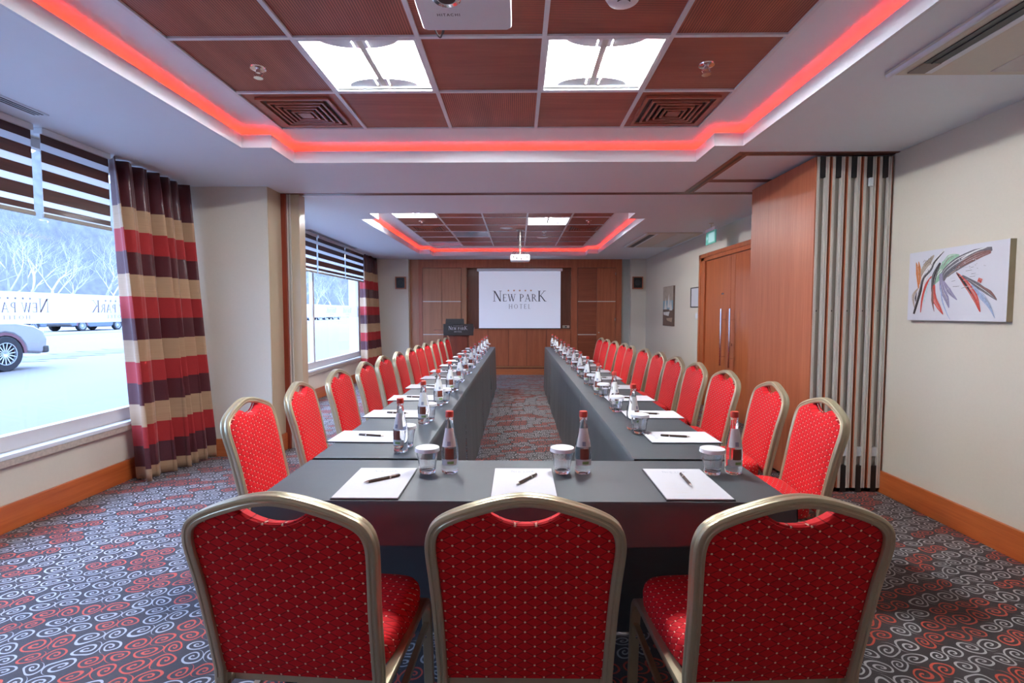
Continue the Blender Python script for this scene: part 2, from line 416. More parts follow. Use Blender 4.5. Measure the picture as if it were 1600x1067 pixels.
# raised ceiling with grid openings
GX=[-1.676,-1.076,-.476,.124,.724,1.27]
GY1=[3.693-.6*i for i in range(7)]+[-.18]; GY1=GY1[::-1]
GY2=[10.07-.6*i for i in range(7)]+[6.30]; GY2=GY2[::-1]
rc=MB()
for (t0,t1),gy in ((T1,GY1),(T2,GY2)):
    a0,a1=t0-.25,t1+.25
    rc.box(-2.2,GX[0],a0,a1,ZT,ZT+.02); rc.box(GX[-1],1.82,a0,a1,ZT,ZT+.02)
    rc.box(GX[0],GX[-1],a0,gy[0],ZT,ZT+.02); rc.box(GX[0],GX[-1],gy[-1],a1,ZT,ZT+.02)
struct('ceiling', rc, M['ceil'])
struct('ceiling', bx(XL-.3,XR+.3,YB-.2,YW+.5,ZR,ZR+.05), M['dark'])  # slab out of view above the trays, put in to block the sky
# tiles: kind map per room, indexed [row from far end][col]
K1=[['V','x','y','x','V'],['y','L','x','L','x'],['y','y','x','x','y'],['x','y','x','y','x'],['y','x','y','y','x'],['x','y','x','x','y'],['y','x','y','x','y']]
K2=[['U','x','x','y','x'],['x','x','y','x','y'],['x','U','x','x','x'],['V','x','x','x','V'],['x','x','x','L','x'],['L','x','y','x','x'],['x','x','x','x','x']]
tiles=MB(); lights=[];vents=[];pans=[]
for room,(K,gy) in enumerate(((K1,GY1[::-1]),(K2,GY2[::-1]))):
    for r,row in enumerate(K):
        y1,y0=gy[r],gy[r+1]
        for c,ch in enumerate(row):
            x0,x1=GX[c],GX[c+1]
            if ch in 'LU' : lights.append((x0,x1,y0,y1,ch,room)); continue
            mi={'x':0,'y':1,'V':2}[ch]
            tiles.box(x0,x1,y0,y1,ZT+.006,ZT+.016,mi)
            if ch=='V': vents.append((x0,x1,y0,y1,room))
struct('trim_3', tiles, [M['tile_x'],M['tile_y'],M['tile_p']])
gr=MB()
for gy in (GY1,GY2):
    for x in GX: gr.box(x-.011,x+.011,gy[0],gy[-1],ZT-.004,ZT+.006)
    for y in gy: gr.box(GX[0],GX[-1],y-.011,y+.011,ZT-.0035,ZT+.006)
struct('trim_4', gr, M['white'])

# walls
struct('wall_right', bx(XR,XR+.2,YB-.2,YW+.4,0,ZR), M['wall'])
struct('wall_back', bx(XL-.2,XR+.2,YB-.2,YB,0,ZR), M['wall'])
W1=(.15,4.62); W2=(5.45,10.35); WZ0,WZ1=.43,2.515
wl=MB()
for a,b in ((YB,W1[0]),(W1[1],W2[0]),(W2[1],YW+.4)): wl.box(XL-.25,XL,a,b,0,ZR)
for a,b in (W1,W2): wl.box(XL-.25,XL,a,b,0,WZ0); wl.box(XL-.25,XL,a,b,WZ1,ZR)
struct('wall_left', wl, M['wall'])
struct('wall_left', bx(XL-.28,XL-.02,-40,60,ZR+.05,16), M['wall'])     # unseen upper storeys, added to screen half the sky from the snow
struct('wall_front', bx(XL,XR+.2,YW+.26,YW+.5,0,ZR), M['wall'])
# piers
PX=-2.313
struct('wall_left', bx(XL,PX,4.757,5.40,0,ZC), M['wall'])
struct('wall_left', bx(XL,-2.36,11.06,YW+.3,0,ZC), M['wall'])
struct('wall_right', bx(2.43,XR,11.10,YW+.3,0,ZC), M['wall'])
struct('wall_right', bx(2.25,2.43,11.24,YW+.3,0,ZC), simple('grey_wall_paint',(.44,.45,.40),.7))
struct('trim_5', bx(-2.36,-2.17,11.22,YW+.3,0,ZC), M['wood_lite'])
# partition jamb on the left pier
struct('trim_6', bx(PX,PX+.004,4.765,5.02,.17,ZC-.001), M['beige'])
struct('trim_7', bx(PX,PX+.045,5.03,5.07,0,ZC), M['wood_red'])
struct('trim_8', MB().box(PX+.046,PX+.062,5.055,5.15,0,ZC).box(PX+.070,PX+.084,5.055,5.15,0,ZC).box(PX+.062,PX+.070,5.09,5.15,0,ZC), M['alu'])
struct('trim_9', bx(PX+.084,PX+.165,5.065,5.20,0,ZC), M['beige'])
# baseboards
def bboard(name,x0,x1,y0,y1,m): 
    return struct(name, bx(x0,x1,y0,y1,0,.168), m, bevel=.004)
bboard('baseboard_left',XL,XL+.022,YB,4.757,M['wood_base'])
bboard('baseboard_left',XL,XL+.022,5.40,11.06,M['wood_base'])
bboard('baseboard_left',XL,PX,4.735,4.757,M['wood_base_x'])
bboard('baseboard_left',PX,PX+.02,4.735,5.02,M['wood_base'])
bboard('baseboard_right',XR-.022,XR,YB,5.9,M['wood_base'])
bboard('baseboard_right',XR-.022,XR,7.75,11.1,M['wood_base'])
bboard('baseboard_back',XL,XR,YB,YB+.022,M['wood_base_x'])

# windows
def window(idx,w,mull):
    y0,y1=w; xf=-3.235
    fr=MB()
    fr.box(xf-.03,xf+.03,y0,y1,WZ0+.055,.585)
    fr.box(xf-.03,xf+.03,y0,y1,2.45,WZ1)
    fr.box(xf-.03,xf+.03,y0,y0+.07,.585,2.45); fr.box(xf-.03,xf+.03,y1-.07,y1,.585,2.45)
    for m in mull: fr.box(xf-.03,xf+.03,m-.03,m+.03,.585,2.45)
    f=struct('window_%d'%idx, fr, M['sillgrey'], bevel=.004)
    g=MB().add([(xf,y0+.07,.585),(xf,y1-.07,.585),(xf,y1-.07,2.45),(xf,y0+.07,2.45)],[(0,1,2,3)]).build('pane',M['pane'],f)
    s=MB().box(XL-.25,-3.125,y0,y1,WZ0+.025,WZ0+.055).build('sill',M['white'],f,bevel=.004)
    MB().box(XL-.24,-3.132,y0,y1,WZ0-.018,WZ0+.025).build('sill_stone',M['marble'],f)
    return f
w1=window(1,W1,[.2]); w2=window(2,W2,[8.02])

# ------------------------------------------------------------ lettering (drawn stroke by stroke)
def seg(x0,y0,x1,y1,w,hor=False):
    # stroke with horizontal cut ends (w is horizontal width) or vertical width when hor
    if hor: return [(x0,y0-w/2),(x1,y1-w/2),(x1,y1+w/2),(x0,y0+w/2)]
    return [(x0-w/2,y0),(x0+w/2,y0),(x1+w/2,y1),(x1-w/2,y1)]
def arcs(cx,cy,rx,ry,a0,a1,wt,wn,n=14):
    out=[]
    def pt(a,k):
        th=radians(a); w=wn+(wt-wn)*abs(cos(th)); return (cx+(rx+k*w/2)*cos(th),cy+(ry+k*wn/2)*sin(th))
    for i in range(n):
        a,b=a0+(a1-a0)*i/n,a0+(a1-a0)*(i+1)/n
        out.append([pt(a,-1),pt(b,-1),pt(b,1),pt(a,1)])
    return out
def serif(x,y,w=.26,h=.035): return [(x-w/2,y),(x+w/2,y),(x+w/2,y+h),(x-w/2,y+h)]
TK,TN=.12,.055
def letter(ch,sf=True):
    k,n=(TK,TN) if sf else (.15,.15); L=[]; S=lambda *a: L.append(serif(*a)) if sf else None
    if ch=='N': W=.86; L+=[seg(.14,0,.14,1,n),seg(.14+.02,1,.72,0,k*1.15),seg(.72,0,.72,1,n)]; S(.14,0);S(.10,.965,.2);S(.72,.965)
    elif ch=='E': W=.62; L+=[seg(.14,0,.14,1,k),seg(.1,.03,.56,.03,n,1),seg(.1,.97,.54,.97,n,1),seg(.1,.52,.46,.52,n,1)]; L+=[seg(.54,.03,.56,.2,.04),seg(.52,.97,.53,.82,.04)] if sf else []
    elif ch=='W': W=1.16; L+=[seg(.12,1,.36,0,k),seg(.36,0,.58,.95,n),seg(.52,1,.78,0,k),seg(.78,0,1.02,1,n)]; S(.12,.965);S(.55,.965);S(1.03,.965)
    elif ch=='P': W=.66; L+=[seg(.16,0,.16,1,k)]+arcs(.26,.73,.27,.245,-90,90,k,n)+[seg(.16,.975,.27,.975,n,1),seg(.16,.485,.27,.485,n,1)]; S(.16,0);S(.12,.965,.2)
    elif ch=='R': W=.80; L+=[seg(.16,0,.16,1,k)]+arcs(.26,.74,.25,.235,-90,90,k,n)+[seg(.16,.975,.27,.975,n,1),seg(.16,.505,.27,.505,n,1),seg(.36,.5,.70,0,k)]; S(.16,0);S(.12,.965,.2);S(.74,0,.18)
    elif ch=='A': W=.86; L+=[seg(.12,0,.42,1,n),seg(.42,1,.73,0,k),seg(.22,.34,.62,.34,n,1)]; S(.12,0);S(.73,0)
    elif ch=='K': W=.84; L+=[seg(.16,0,.16,1,k),seg(.22,.48,.66,1,n),seg(.30,.56,.72,0,k)]; S(.16,0);S(.16,.965);S(.67,.965);S(.76,0,.2)
    elif ch=='H': W=.88; L+=[seg(.16,0,.16,1,k),seg(.72,0,.72,1,k),seg(.16,.52,.72,.52,n,1)]; S(.16,0);S(.16,.965);S(.72,0);S(.72,.965)
    elif ch=='O': W=.94; L+=arcs(.45,.5,.34,.47,0,360,k,n,24)
    elif ch=='T': W=.72; L+=[seg(.36,0,.36,1,k),seg(.04,.97,.68,.97,n,1)]; S(.36,0)
    elif ch=='L': W=.60; L+=[seg(.16,0,.16,1,k),seg(.14,.03,.54,.03,n,1)]; S(.16,0);S(.16,.965)
    elif ch=='I': W=.34; L+=[seg(.17,0,.17,1,k)]; S(.17,0);S(.17,.965)
    elif ch=='C': W=.86; L+=arcs(.46,.5,.36,.44,50,310,k,n,18)
    elif ch=='X': W=.8; L+=[seg(.1,1,.68,0,k),seg(.68,1,.1,0,n)]
    else: W=.35
    return L,W
def word(txt,x,y,h,sp=.12,sf=True,wx=1.0):
    out=[]
    for ch in txt:
        L,W=letter(ch,sf)
        for p in L: out.append([(x+a*h*wx,y+b*h) for a,b in p])
        x+=(W*wx+sp)*h
    return out,x
def star(cx,cy,r):
    # five points fanned as quads from the centre
    out=[]
    for i in range(5):
        a=pi/2+2*pi*i/5
        out.append([(cx,cy),(cx+r*.42*cos(a-pi/5),cy+r*.42*sin(a-pi/5)),(cx+r*cos(a),cy+r*sin(a)),(cx+r*.42*cos(a+pi/5),cy+r*.42*sin(a+pi/5))])
    return out
def hotel_logo(H=1.0):
    """returns (letters, hotel, stars), centred on x=0; H = height of the small capitals"""
    a,x=word('N',0,0,1.45*H,.06); b,x=word('EW',x,0,H,.07); x+=.38*H; c,x=word('PAR',x,0,H,.07); d,x=word('K',x-.03*H,0,1.45*H,.02)
    W=x; top=a+b+c+d
    h,x2=word('HOTEL',0,0,.62*H,.28); wh=x2-.17*H
    hot=[[(px+(W-wh)/2,py-1.0*H) for px,py in p] for p in h]
    st=[]
    for i in range(5): st+=star(W*.5+(i-2)*W*.105,1.42*H,.17*H)
    sh=lambda L:[[(px-W/2,py) for px,py in p] for p in L]
    return sh(top),sh(hot),sh(st),W
def print2d(mb,polys,fn,mi=0):
    for p in polys: mb.add([fn(a,b) for a,b in p],[tuple(range(len(p)))],mi)
LG=hotel_logo(1.0)

# frosted film bands with mirrored lettering (outside reads left to right)
def film(win,y0,y1,names,blank=()):
    x=-3.2285
    a=bx(x-.0006,x+.0006,y0,y1,1.283,1.492).build('frosted_band',M['film'],win)
    b=MB()
    for yn in names:       # yn = y of the N (right-hand end seen from inside)
        s=.064; 
        def fn(a_,b_,yn=yn): return (x+.0012, yn-(a_+LG[3]/2)*s*1.0, 1.358+b_*s)
        print2d(b,LG[0],fn); print2d(b,LG[2],fn)
        print2d(b,[[(p,q) for p,q in poly] for poly in LG[1]],lambda a_,b_,yn=yn:(x+.0012, yn-(a_+LG[3]/2)*s, 1.352+b_*s*.6))
    b.build('mirrored_lettering',M['ink_l'],a,fix=False)
film(w1,W1[0]+.075,W1[1]-.075,[4.32,3.50,2.68,1.86,1.04])
film(w2,W2[0]+.075,7.98,[7.8,6.98,6.16]); film(w2,8.06,W2[1]-.075,[9.9,9.08])

# ------------------------------------------------------------ far wood wall
YF=11.20
fw_=MB()
fw_.box(-2.17,2.25,YF,YW+.26,2.335,ZC)                     # soffit band
fw_.box(-2.17,-2.085,YF,YW+.26,.0,2.335)
fw_.box(-1.235,-1.125,YF,YW+.26,.0,2.335,1)
fw_.box(1.155,1.29,YF,YW+.26,.0,2.335,0)
fw_.box(2.125,2.25,YF,YW+.26,.0,2.335)
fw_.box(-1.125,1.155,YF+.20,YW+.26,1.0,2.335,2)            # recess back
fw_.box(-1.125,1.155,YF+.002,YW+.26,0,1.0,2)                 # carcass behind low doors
struct('wall_front', fw_, [M['wood_far'],M['wood_lite'],M['wood_back']])
struct('baseboard_front', bx(-2.17,2.25,YF-.02,YF,0,.13), wood('plinth_wood',(.42,.12,.045),(.52,.17,.06),.3,'x'))
struct('trim_10', bx(-1.125,1.155,YF-.006,YF+.002,.165,.185), M['ink_g'])
def tall_cupboard(name,label,x0,x1,mat,matd,right):
    t=thing(name,label,'cupboard',((x0+x1)/2,YF,0))
    w=(x1-x0)/2; 
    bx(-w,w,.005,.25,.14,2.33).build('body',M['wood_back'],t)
    xs=[(-w+.003,-.002),(.002,w-.003)]
    for i,(a,b) in enumerate(xs):
        d=bx(a,b,-.018,.004,.145,2.325).build('door',matd if (i==0)==right else mat,t,bevel=.003)
        for j,z in enumerate((1.605,.885)):
            if right and i==1 and j==1: continue
            bx(a+.002,b-.002,-.0215,-.017,z-.009,z+.009).build('metal_strip',M['alu'],d)
        if right and i==1:
            MB().lathe([(0,0),(.012,0),(.014,.008),(.018,.02),(.014,.03),(0,.032)],12).build('knob',M['chrome'],d,smooth=True,loc=(a+.045,-.018,.93)).rotation_euler=(pi/2,0,0)
            for z in (2.2,1.22): bx(b-.016,b-.002,-.028,-.017,z-.03,z+.03).build('hinge',M['chrome'],d)
    return t
tall_cupboard('cupboard','tall light-brown double cupboard with metal strips, left of the projection screen',-2.08,-1.24,M['wood_lite'],M['wood_lite'],False)
tall_cupboard('cupboard','tall dark-brown double cupboard with knob, right of the projection screen',1.295,2.12,M['wood_far'],wood('cupboard_veneer_red',(.22,.05,.02),(.32,.085,.035),.35,'x'),True)
t=thing('low_cupboard','long low brown wooden cupboard under the projection screen','cupboard',(0,YF,0))
bx(-1.12,1.15,-.012,.0,.985,1.005).build('ledge',M['wood_far'],t)
xs=[-1.12,-.66,-.21,.19,.62,1.15]
for a,b in zip(xs[:-1],xs[1:]): bx(a+.006,b-.006,-.014,.0,.195,.98).build('door',M['wood_far'],t,bevel=.003)
# screen
t=thing('projection_screen','white pull-down projection screen showing a dark hotel logo','screen',(.035,11.12,0))
bx(-.925,.925,0,.075,2.255,2.315).build('housing',M['white'],t,bevel=.01)
bx(-.885,.885,.034,.037,1.02,2.26).build('screen_cloth',M['screen'],t)
bx(-.885,.885,.026,.044,1.008,1.024).build('bottom_bar',M['black'],t)
b=MB(); S=.158
print2d(b,LG[0],lambda a_,b_:(a_*S,.033,1.605+b_*S),0); print2d(b,LG[1],lambda a_,b_:(a_*S,.033,1.605+b_*S),1); print2d(b,LG[2],lambda a_,b_:(a_*S,.033,1.615+b_*S),2)
b.build('logo',[M['ink'],simple('grey_logo_ink',(.16,.18,.24),.6),M['ink_g']],t,fix=False)
t=thing('wall_socket','small cream socket box beside the lower right screen corner','socket',(1.06,YF+.2,1.05)); 
bx(-.075,.075,-.04,0,-.03,.03).build('body',M['cream'],t,bevel=.004); bx(-.02,.02,-.043,-.04,-.015,.015).build('outlet',M['dark'],t)
# lectern
t=thing('lectern','dark wooden lectern with black name board, beside the far left cupboard','lectern',(-1.12,9.75,0))
b=MB(); b.prism([(-.20,0),(.20,0),(.20,.05),(.17,.10),(.17,.90),(.22,.96),(-.22,.96),(-.17,.90),(-.17,.10),(-.20,.05)],lambda a_,b_,d:(a_,d,b_),-.16,.16)
b.build('body',M['wood_lect'],t,bevel=.006)
MB().add([(-.27,-.17,.94),(.27,-.17,.94),(.27,.26,1.06),(-.27,.26,1.06),(-.27,-.17,.965),(.27,-.17,.965),(.27,.26,1.085),(-.27,.26,1.085)],[(0,3,2,1),(4,5,6,7),(0,1,5,4),(1,2,6,5),(2,3,7,6),(3,0,4,7)]).build('desk_top',M['wood_lect'],t,bevel=.004)
nb=bx(-.275,.285,-.20,-.172,.935,1.15).build('name_board',M['black'],t,bevel=.004)
b=MB(); S=.048
print2d(b,LG[0],lambda a_,b_:(a_*S,-.2015,1.040+b_*S)); print2d(b,LG[1],lambda a_,b_:(a_*S,-.2015,1.040+b_*S)); print2d(b,LG[2],lambda a_,b_:(a_*S,-.2015,1.045+b_*S))
b.build('lettering',M['paper'],nb,fix=False)
bx(-.47,-.25,-.12,.16,1.0,1.035).build('side_shelf',wood('side_shelf_wood',(.26,.10,.06),(.36,.15,.09),.4,'x'),t,bevel=.004)
bx(-.30,-.24,-.02,.06,.80,1.0).build('shelf_bracket',M['wood_lect'],t)
t=thing('laptop','black laptop standing open on the lectern','laptop',(-1.2,9.74,1.014))
t.rotation_euler=(.272,0,0)
bx(-.17,.17,-.02,.20,.0,.018).build('keyboard_base',M['black'],t,bevel=.003)
MB().add([(-.19,-.03,.01),(.19,-.03,.01),(.17,.05,.225),(-.17,.05,.225),(-.19,-.02,.008),(.19,-.02,.008),(.17,.06,.222),(-.17,.06,.222)],[(0,3,2,1),(4,5,6,7),(0,1,5,4),(1,2,6,5),(2,3,7,6),(3,0,4,7)]).build('display',M['black'],t)

# wall speakers on the far piers
def wspk(label,x,y,z):
    t=thing('wall_speaker',label,'speaker',(x,y,z),0,'square speakers on the far piers')
    MB().box(-.11,.11,-.07,0,-.13,-.11).box(-.11,.11,-.07,0,.11,.13).box(-.11,-.09,-.07,0,-.11,.11).box(.09,.11,-.07,0,-.11,.11).build('cabinet',M['wood_far'],t,bevel=.003)
    bx(-.09,.09,-.06,-.005,-.11,.11).build('grille',M['black'],t)
    MB().lathe([(0,0),(.03,.002),(.055,.012),(.06,.012),(.06,0)],20).build('cone',M['dark'],t,smooth=True,loc=(0,-.06,0)).rotation_euler=(pi/2,0,0)
wspk('small square black speaker on the pier beside the far window curtain',-2.52,11.06,2.0)
wspk('small square black speaker on the pier right of the far cupboards',2.56,11.10,2.0)

# ------------------------------------------------------------ right wall: doors, frame, pictures
df=MB()
for (a,b) in ((7.52,7.73),(5.33,5.54)): df.box(XR-.045,XR+.01,a,b,0,2.21)
df.box(XR-.045,XR+.01,5.33,7.73,2.105,2.21)
f=struct('door_1', df, M['wood_door'], bevel=.008)
MB().box(XR-.055,XR-.04,7.66,7.73,0,2.21).box(XR-.055,XR-.04,5.33,7.73,2.155,2.21).build('architrave',M['wood_door'],f,bevel=.005)
for i,(a,b) in enumerate(((6.632,7.51),(5.55,6.628))):
    d=MB().box(XR-.02,XR+.02,a,b,.01,2.10).build('door_leaf',[M['wood_door'],M['wood_panel']][0],f,bevel=.002)
    s=(a,a+.13) if i==0 else (b-.13,b)
    MB().box(XR-.023,XR-.02,s[0]+.004,s[1],.012,2.098).build('light_stile',M['wood_panel'],d)
    hy=6.77 if i==0 else 6.49
    h=MB().tube([(XR-.085,hy,.66),(XR-.085,hy,1.41)],.014,12)
    for z in (.78,1.27): h.tube([(XR-.02,hy,z),(XR-.085,hy,z)],.008,8)
    h.build('pull_handle',M['chrome'],d,smooth=True)
    if i==1: MB().tube([(XR-.02,hy+.04,.95),(XR-.045,hy+.04,.95)],.02,14).build('lock',M['chrome'],d,smooth=True)
    if i==0: bx(XR-.024,XR-.02,6.85,6.93,1.60,1.62).build('door_plate',M['chrome'],d)

# large abstract painting
PY0,PY1,PZ0,PZ1=2.885,3.61,1.305,1.765
t=thing('painting','white canvas with multicoloured abstract brush strokes on the right wall','painting',(XR,0,0))
b=MB(); b.box(-.035,-.0,PY0,PY1,PZ0,PZ1,0); bb=b.build('canvas_block',[M['canvas_e']],t)
bx(-.0365,-.035,PY0,PY1,PZ0,PZ1).build('canvas',M['canvas'],t)
strokes={}
def cvp(x,y):
    u=(x-130)/(1165-130-(y/940)*30); top=240-.15*(x-130); bot=930+.01*(x-130); v=1-(y-top)/(bot-top)
    return u,v
cnt=[0]; rstk=random.Random(9)
def stroke(pts,ws,mi,mb):
    cnt[0]+=1; dx=-.0367-.00012*cnt[0]
    P=[]
    pts=[cvp(*p) for p in pts]
    # catmull resample
    n=len(pts)
    for i in range(n-1):
        p0,p1,p2,p3=pts[max(i-1,0)],pts[i],pts[i+1],pts[min(i+2,n-1)]
        for k in range(8):
            q=k/8; P.append((tuple(.5*((2*p1[c])+(-p0[c]+p2[c])*q+(2*p0[c]-5*p1[c]+4*p2[c]-p3[c])*q*q+(-p0[c]+3*p1[c]-3*p2[c]+p3[c])*q**3) for c in (0,1)), ws[i]*(1-q)+ws[i+1]*q))
    P.append((pts[-1],ws[-1]))
    vs=[]
    W_,H_=PY1-PY0,PZ1-PZ0
    for i,((u,v),w) in enumerate(P):
        a=P[max(i-1,0)][0]; c=P[min(i+1,len(P)-1)][0]
        ty,tz=-(c[0]-a[0])*W_,(c[1]-a[1])*H_; l=sqrt(ty*ty+tz*tz)+1e-9
        py,pz=PY1-u*W_,PZ0+v*H_; w=w/1000*W_*.5
        vs+=[(dx,py-tz/l*w,pz+ty/l*w),(dx,py+tz/l*w,pz-ty/l*w)]
    mb.add(vs,[(2*i,2*i+1,2*i+3,2*i+2) for i in range(len(P)-1)],mi)
    if max(ws)>=30:                     # bristle streaks inside a broad stroke
        for k in range(5):
            f0=rstk.uniform(.08,.9); f1=f0+rstk.uniform(.02,.07); a_=rstk.randint(0,len(P)//3); b_=len(P)-1-rstk.randint(0,len(P)//4); sv=[]
            for i in range(a_,b_+1):
                l_,r_=Vector(vs[2*i]),Vector(vs[2*i+1]); e=Vector((-.00006,0,0)); t_=sin(pi*(i-a_)/max(1,b_-a_)); m_=(f0+f1)/2
                sv+=[l_.lerp(r_,m_-(m_-f0)*t_)+e,l_.lerp(r_,m_+(f1-m_)*t_)+e]
            mb.add(sv,[(2*i,2*i+1,2*i+3,2*i+2) for i in range(b_-a_)],[9,10,1,9,2][k])
PC=[simple('paint_%s'%n,c,.7,var=.35,scale=70) for n,c in (('orange',(.62,.20,.05)),('dark',(.035,.028,.03)),('tan',(.45,.36,.28)),('green',(.30,.52,.36)),('brown',(.26,.13,.12)),('grey',(.16,.15,.17)),('red',(.62,.08,.06)),('blue',(.35,.45,.65)),('violet',(.30,.27,.42)),('white',(.85,.84,.84)),('pale',(.55,.55,.58)),('lblue',(.60,.75,.85)))]
b=MB()
stroke([(215,330),(240,440),(255,600)],[6,45,10],0,b); stroke([(245,320),(265,430),(270,560)],[5,40,10],0,b)
stroke([(425,250),(350,350),(310,420),(290,500)],[10,70,70,10],2,b)
stroke([(250,600),(195,680),(215,800)],[10,35,6],2,b); stroke([(235,640),(225,700),(230,740)],[4,18,4],1,b)
stroke([(520,320),(560,380),(470,480),(430,560)],[8,120,90,10],3,b); stroke([(700,250),(600,290),(520,400)],[10,80,60],3,b)
stroke([(1010,185),(850,250),(680,340),(560,440),(540,520)],[30,95,110,90,20],5,b)
stroke([(1000,215),(880,255),(760,320),(660,400)],[25,60,50,10],4,b); stroke([(960,170),(840,215),(720,290)],[4,14,8],9,b)
stroke([(500,330),(440,460),(425,600),(440,760)],[20,50,35,8],1,b)
stroke([(440,560),(440,680),(500,790),(550,870)],[20,55,45,5],6,b); stroke([(425,600),(425,720),(450,840)],[10,24,4],4,b)
stroke([(510,440),(530,600),(580,700),(610,800)],[30,50,50,6],8,b); stroke([(510,560),(535,720),(590,860),(625,920)],[6,14,8,2],7,b)
stroke([(545,520),(600,620),(690,715)],[10,50,6],8,b)
stroke([(675,430),(770,540),(860,680),(915,840)],[10,50,55,8],6,b); stroke([(675,430),(760,540),(830,650)],[8,20,4],1,b)
stroke([(735,460),(880,560),(980,640),(1060,720)],[10,45,36,3],5,b); stroke([(830,560),(930,680),(1000,790),(1045,905)],[10,50,26,3],7,b); stroke([(900,560),(1000,630),(1060,710)],[4,22,4],4,b)
stroke([(545,190),(430,340),(330,470),(290,620),(220,865)],[12,55,60,60,26],9,b)
stroke([(540,210),(440,320),(400,400),(310,500),(280,640),(215,865)],[5,18,22,26,34,24],1,b)
stroke([(410,470),(350,560),(310,700),(295,850)],[10,26,22,8],6,b); stroke([(395,500),(350,640),(330,760)],[10,26,5],11,b)
stroke([(890,505),(925,520)],[34,34],6,b)
rnd=random.Random(3)
for k in range(26):
    x0=rnd.uniform(560,860); y0=rnd.uniform(400,650)-.18*(x0-560); stroke([(x0,y0),(x0+rnd.uniform(20,70),y0-rnd.uniform(3,16))],[3,2],10 if k%3 else 1,b)
for k in range(12):
    x0=rnd.uniform(700,960); y0=rnd.uniform(290,420); stroke([(x0,y0),(x0+12,y0+3)],[9,6],10,b)
for k in range(14):
    x0=rnd.uniform(290,430); y0=rnd.uniform(290,430); stroke([(x0,y0),(x0+rnd.uniform(-20,30),y0-rnd.uniform(10,40))],[3,3],1,b)
b.build('brush_strokes',PC,t,fix=False)
# small tall painting
t=thing('painting','small tall brown canvas of white sailing boats on the right wall','painting',(XR,9.36,1.12))
bx(-.03,0,-.315,.315,0,.715).build('canvas_block',simple('brown_canvas',(.16,.10,.075),.7,var=.3,scale=8),t)
b=MB()
def qd(y0,y1,z0,z1,mi,d): b.add([(-.0305-d,-y0,z0),(-.0305-d,-y1,z0),(-.0305-d,-y1,z1),(-.0305-d,-y0,z1)],[(0,1,2,3)],mi)
qd(-.31,.31,.42,.71,0,0); qd(-.31,.31,.30,.46,1,.0002)
for y,z,h in ((-.15,.30,.22),(.05,.33,.25),(.18,.28,.2)): b.add([(-.031,-(y-.09),z),(-.031,-(y+.09),z),(-.031,-y,z+h)],[(0,1,2)],2)
b.add([(-.0312,.25,.20),(-.0312,-.05,.18),(-.0312,-.12,.26),(-.0312,.28,.25)],[(0,1,2,3)],2); b.add([(-.0312,.05,.10),(-.0312,-.24,.07),(-.0312,-.28,.15),(-.0312,.08,.14)],[(0,1,2,3)],3)
b.build('brush_strokes',[simple('sky_wash',(.42,.34,.27),.7,var=.3,scale=12),simple('sea_wash',(.28,.42,.48),.7,var=.3,scale=12),simple('sail_white',(.7,.68,.63),.7,var=.2),simple('hull_tan',(.42,.30,.2),.7)],t,fix=False)
t=thing('framed_notice','white notice in a thin black frame left of the double door','picture frame',(XR,7.95,1.44))
MB().box(-.02,0,-.23,.23,0,.014).box(-.02,0,-.23,.23,.296,.31).box(-.02,0,-.23,-.216,.014,.296).box(-.02,0,.216,.23,.014,.296).build('frame',M['black'],t)
bx(-.012,-.001,-.216,.216,.014,.296).build('sheet',M['paper'],t)
def plate(label,y0,y1,z0,z1,n):
    t=thing('wall_switch',label,'switch',(XR,(y0+y1)/2,(z0+z1)/2)); w,h=(y1-y0)/2,(z1-z0)/2
    bx(-.014,0,-w,w,-h,h).build('plate',M['socket'],t,bevel=.004)
    for i in range(n):
        a=-w+.012+(2*w-.02)*i/n; bx(-.019,-.013,a,a+(2*w-.03)/n,-h*.6,h*.6).build('rocker',M['white'],t,bevel=.002)
plate('white switch plate on the wall just under the framed notice',7.78,7.95,1.25,1.37,2)
plate('lower white switch plate beside the double door frame',7.755,7.85,.98,1.11,1)
# exit sign
t=thing('exit_sign','green exit sign hanging from the ceiling near the double door','sign',(2.5,6.74,ZC))
MB().lathe([(0,0),(.028,0),(.03,-.008),(.006,-.014),(.006,-.07),(0,-.07)],14).build('stem',M['alu'],t,smooth=True)
bx(-.02,.02,-.165,.165,-.105,-.065).build('housing',M['white'],t,bevel=.004)
p=bx(-.006,.006,-.165,.165,-.265,-.105).build('panel',M['exit_g'],t)
b=MB(); b.box(-.0075,-.006,-.13,.07,-.245,-.125); b.box(.006,.0075,-.13,.07,-.245,-.125); b.build('doorway_symbol',M['exit_w'],p)
b=MB(); b.add([(-.008,.085,-.2),(-.008,.14,-.2),(-.008,.14,-.17),(-.008,.085,-.17)],[(0,1,2,3)]).add([(-.008,.145,-.185),(-.008,.115,-.225),(-.008,.115,-.145)],[(0,1,2)]); b.build('arrow',M['exit_w'],p,fix=False)

# ------------------------------------------------------------ folding partition and its ceiling track
tr=MB()
def track(x0,x1,y0,y1):
    if x1-x0>y1-y0:
        tr.box(x0,x1,y0,y0+.03,ZC-.004,ZC+.001,0); tr.box(x0,x1,y1-.03,y1,ZC-.004,ZC+.001,0); tr.box(x0,x1,y0+.03,y1-.03,ZC-.002,ZC+.001,1)
    else:
        tr.box(x0,x0+.03,y0,y1,ZC-.0042,ZC+.001,0); tr.box(x1-.03,x1,y0,y1,ZC-.0042,ZC+.001,0); tr.box(x0+.03,x1-.03,y0,y1,ZC-.0022,ZC+.001,1)
track(PX,2.75,5.03,5.11); track(1.60,1.685,3.80,5.03); track(1.60,2.75,3.79,3.87); track(1.685,2.75,4.56,4.64)
struct('trim_11', tr, [wood('track_edge_wood',(.16,.05,.035),(.22,.08,.05),.4,'x'),M['black']])
PW=.1135
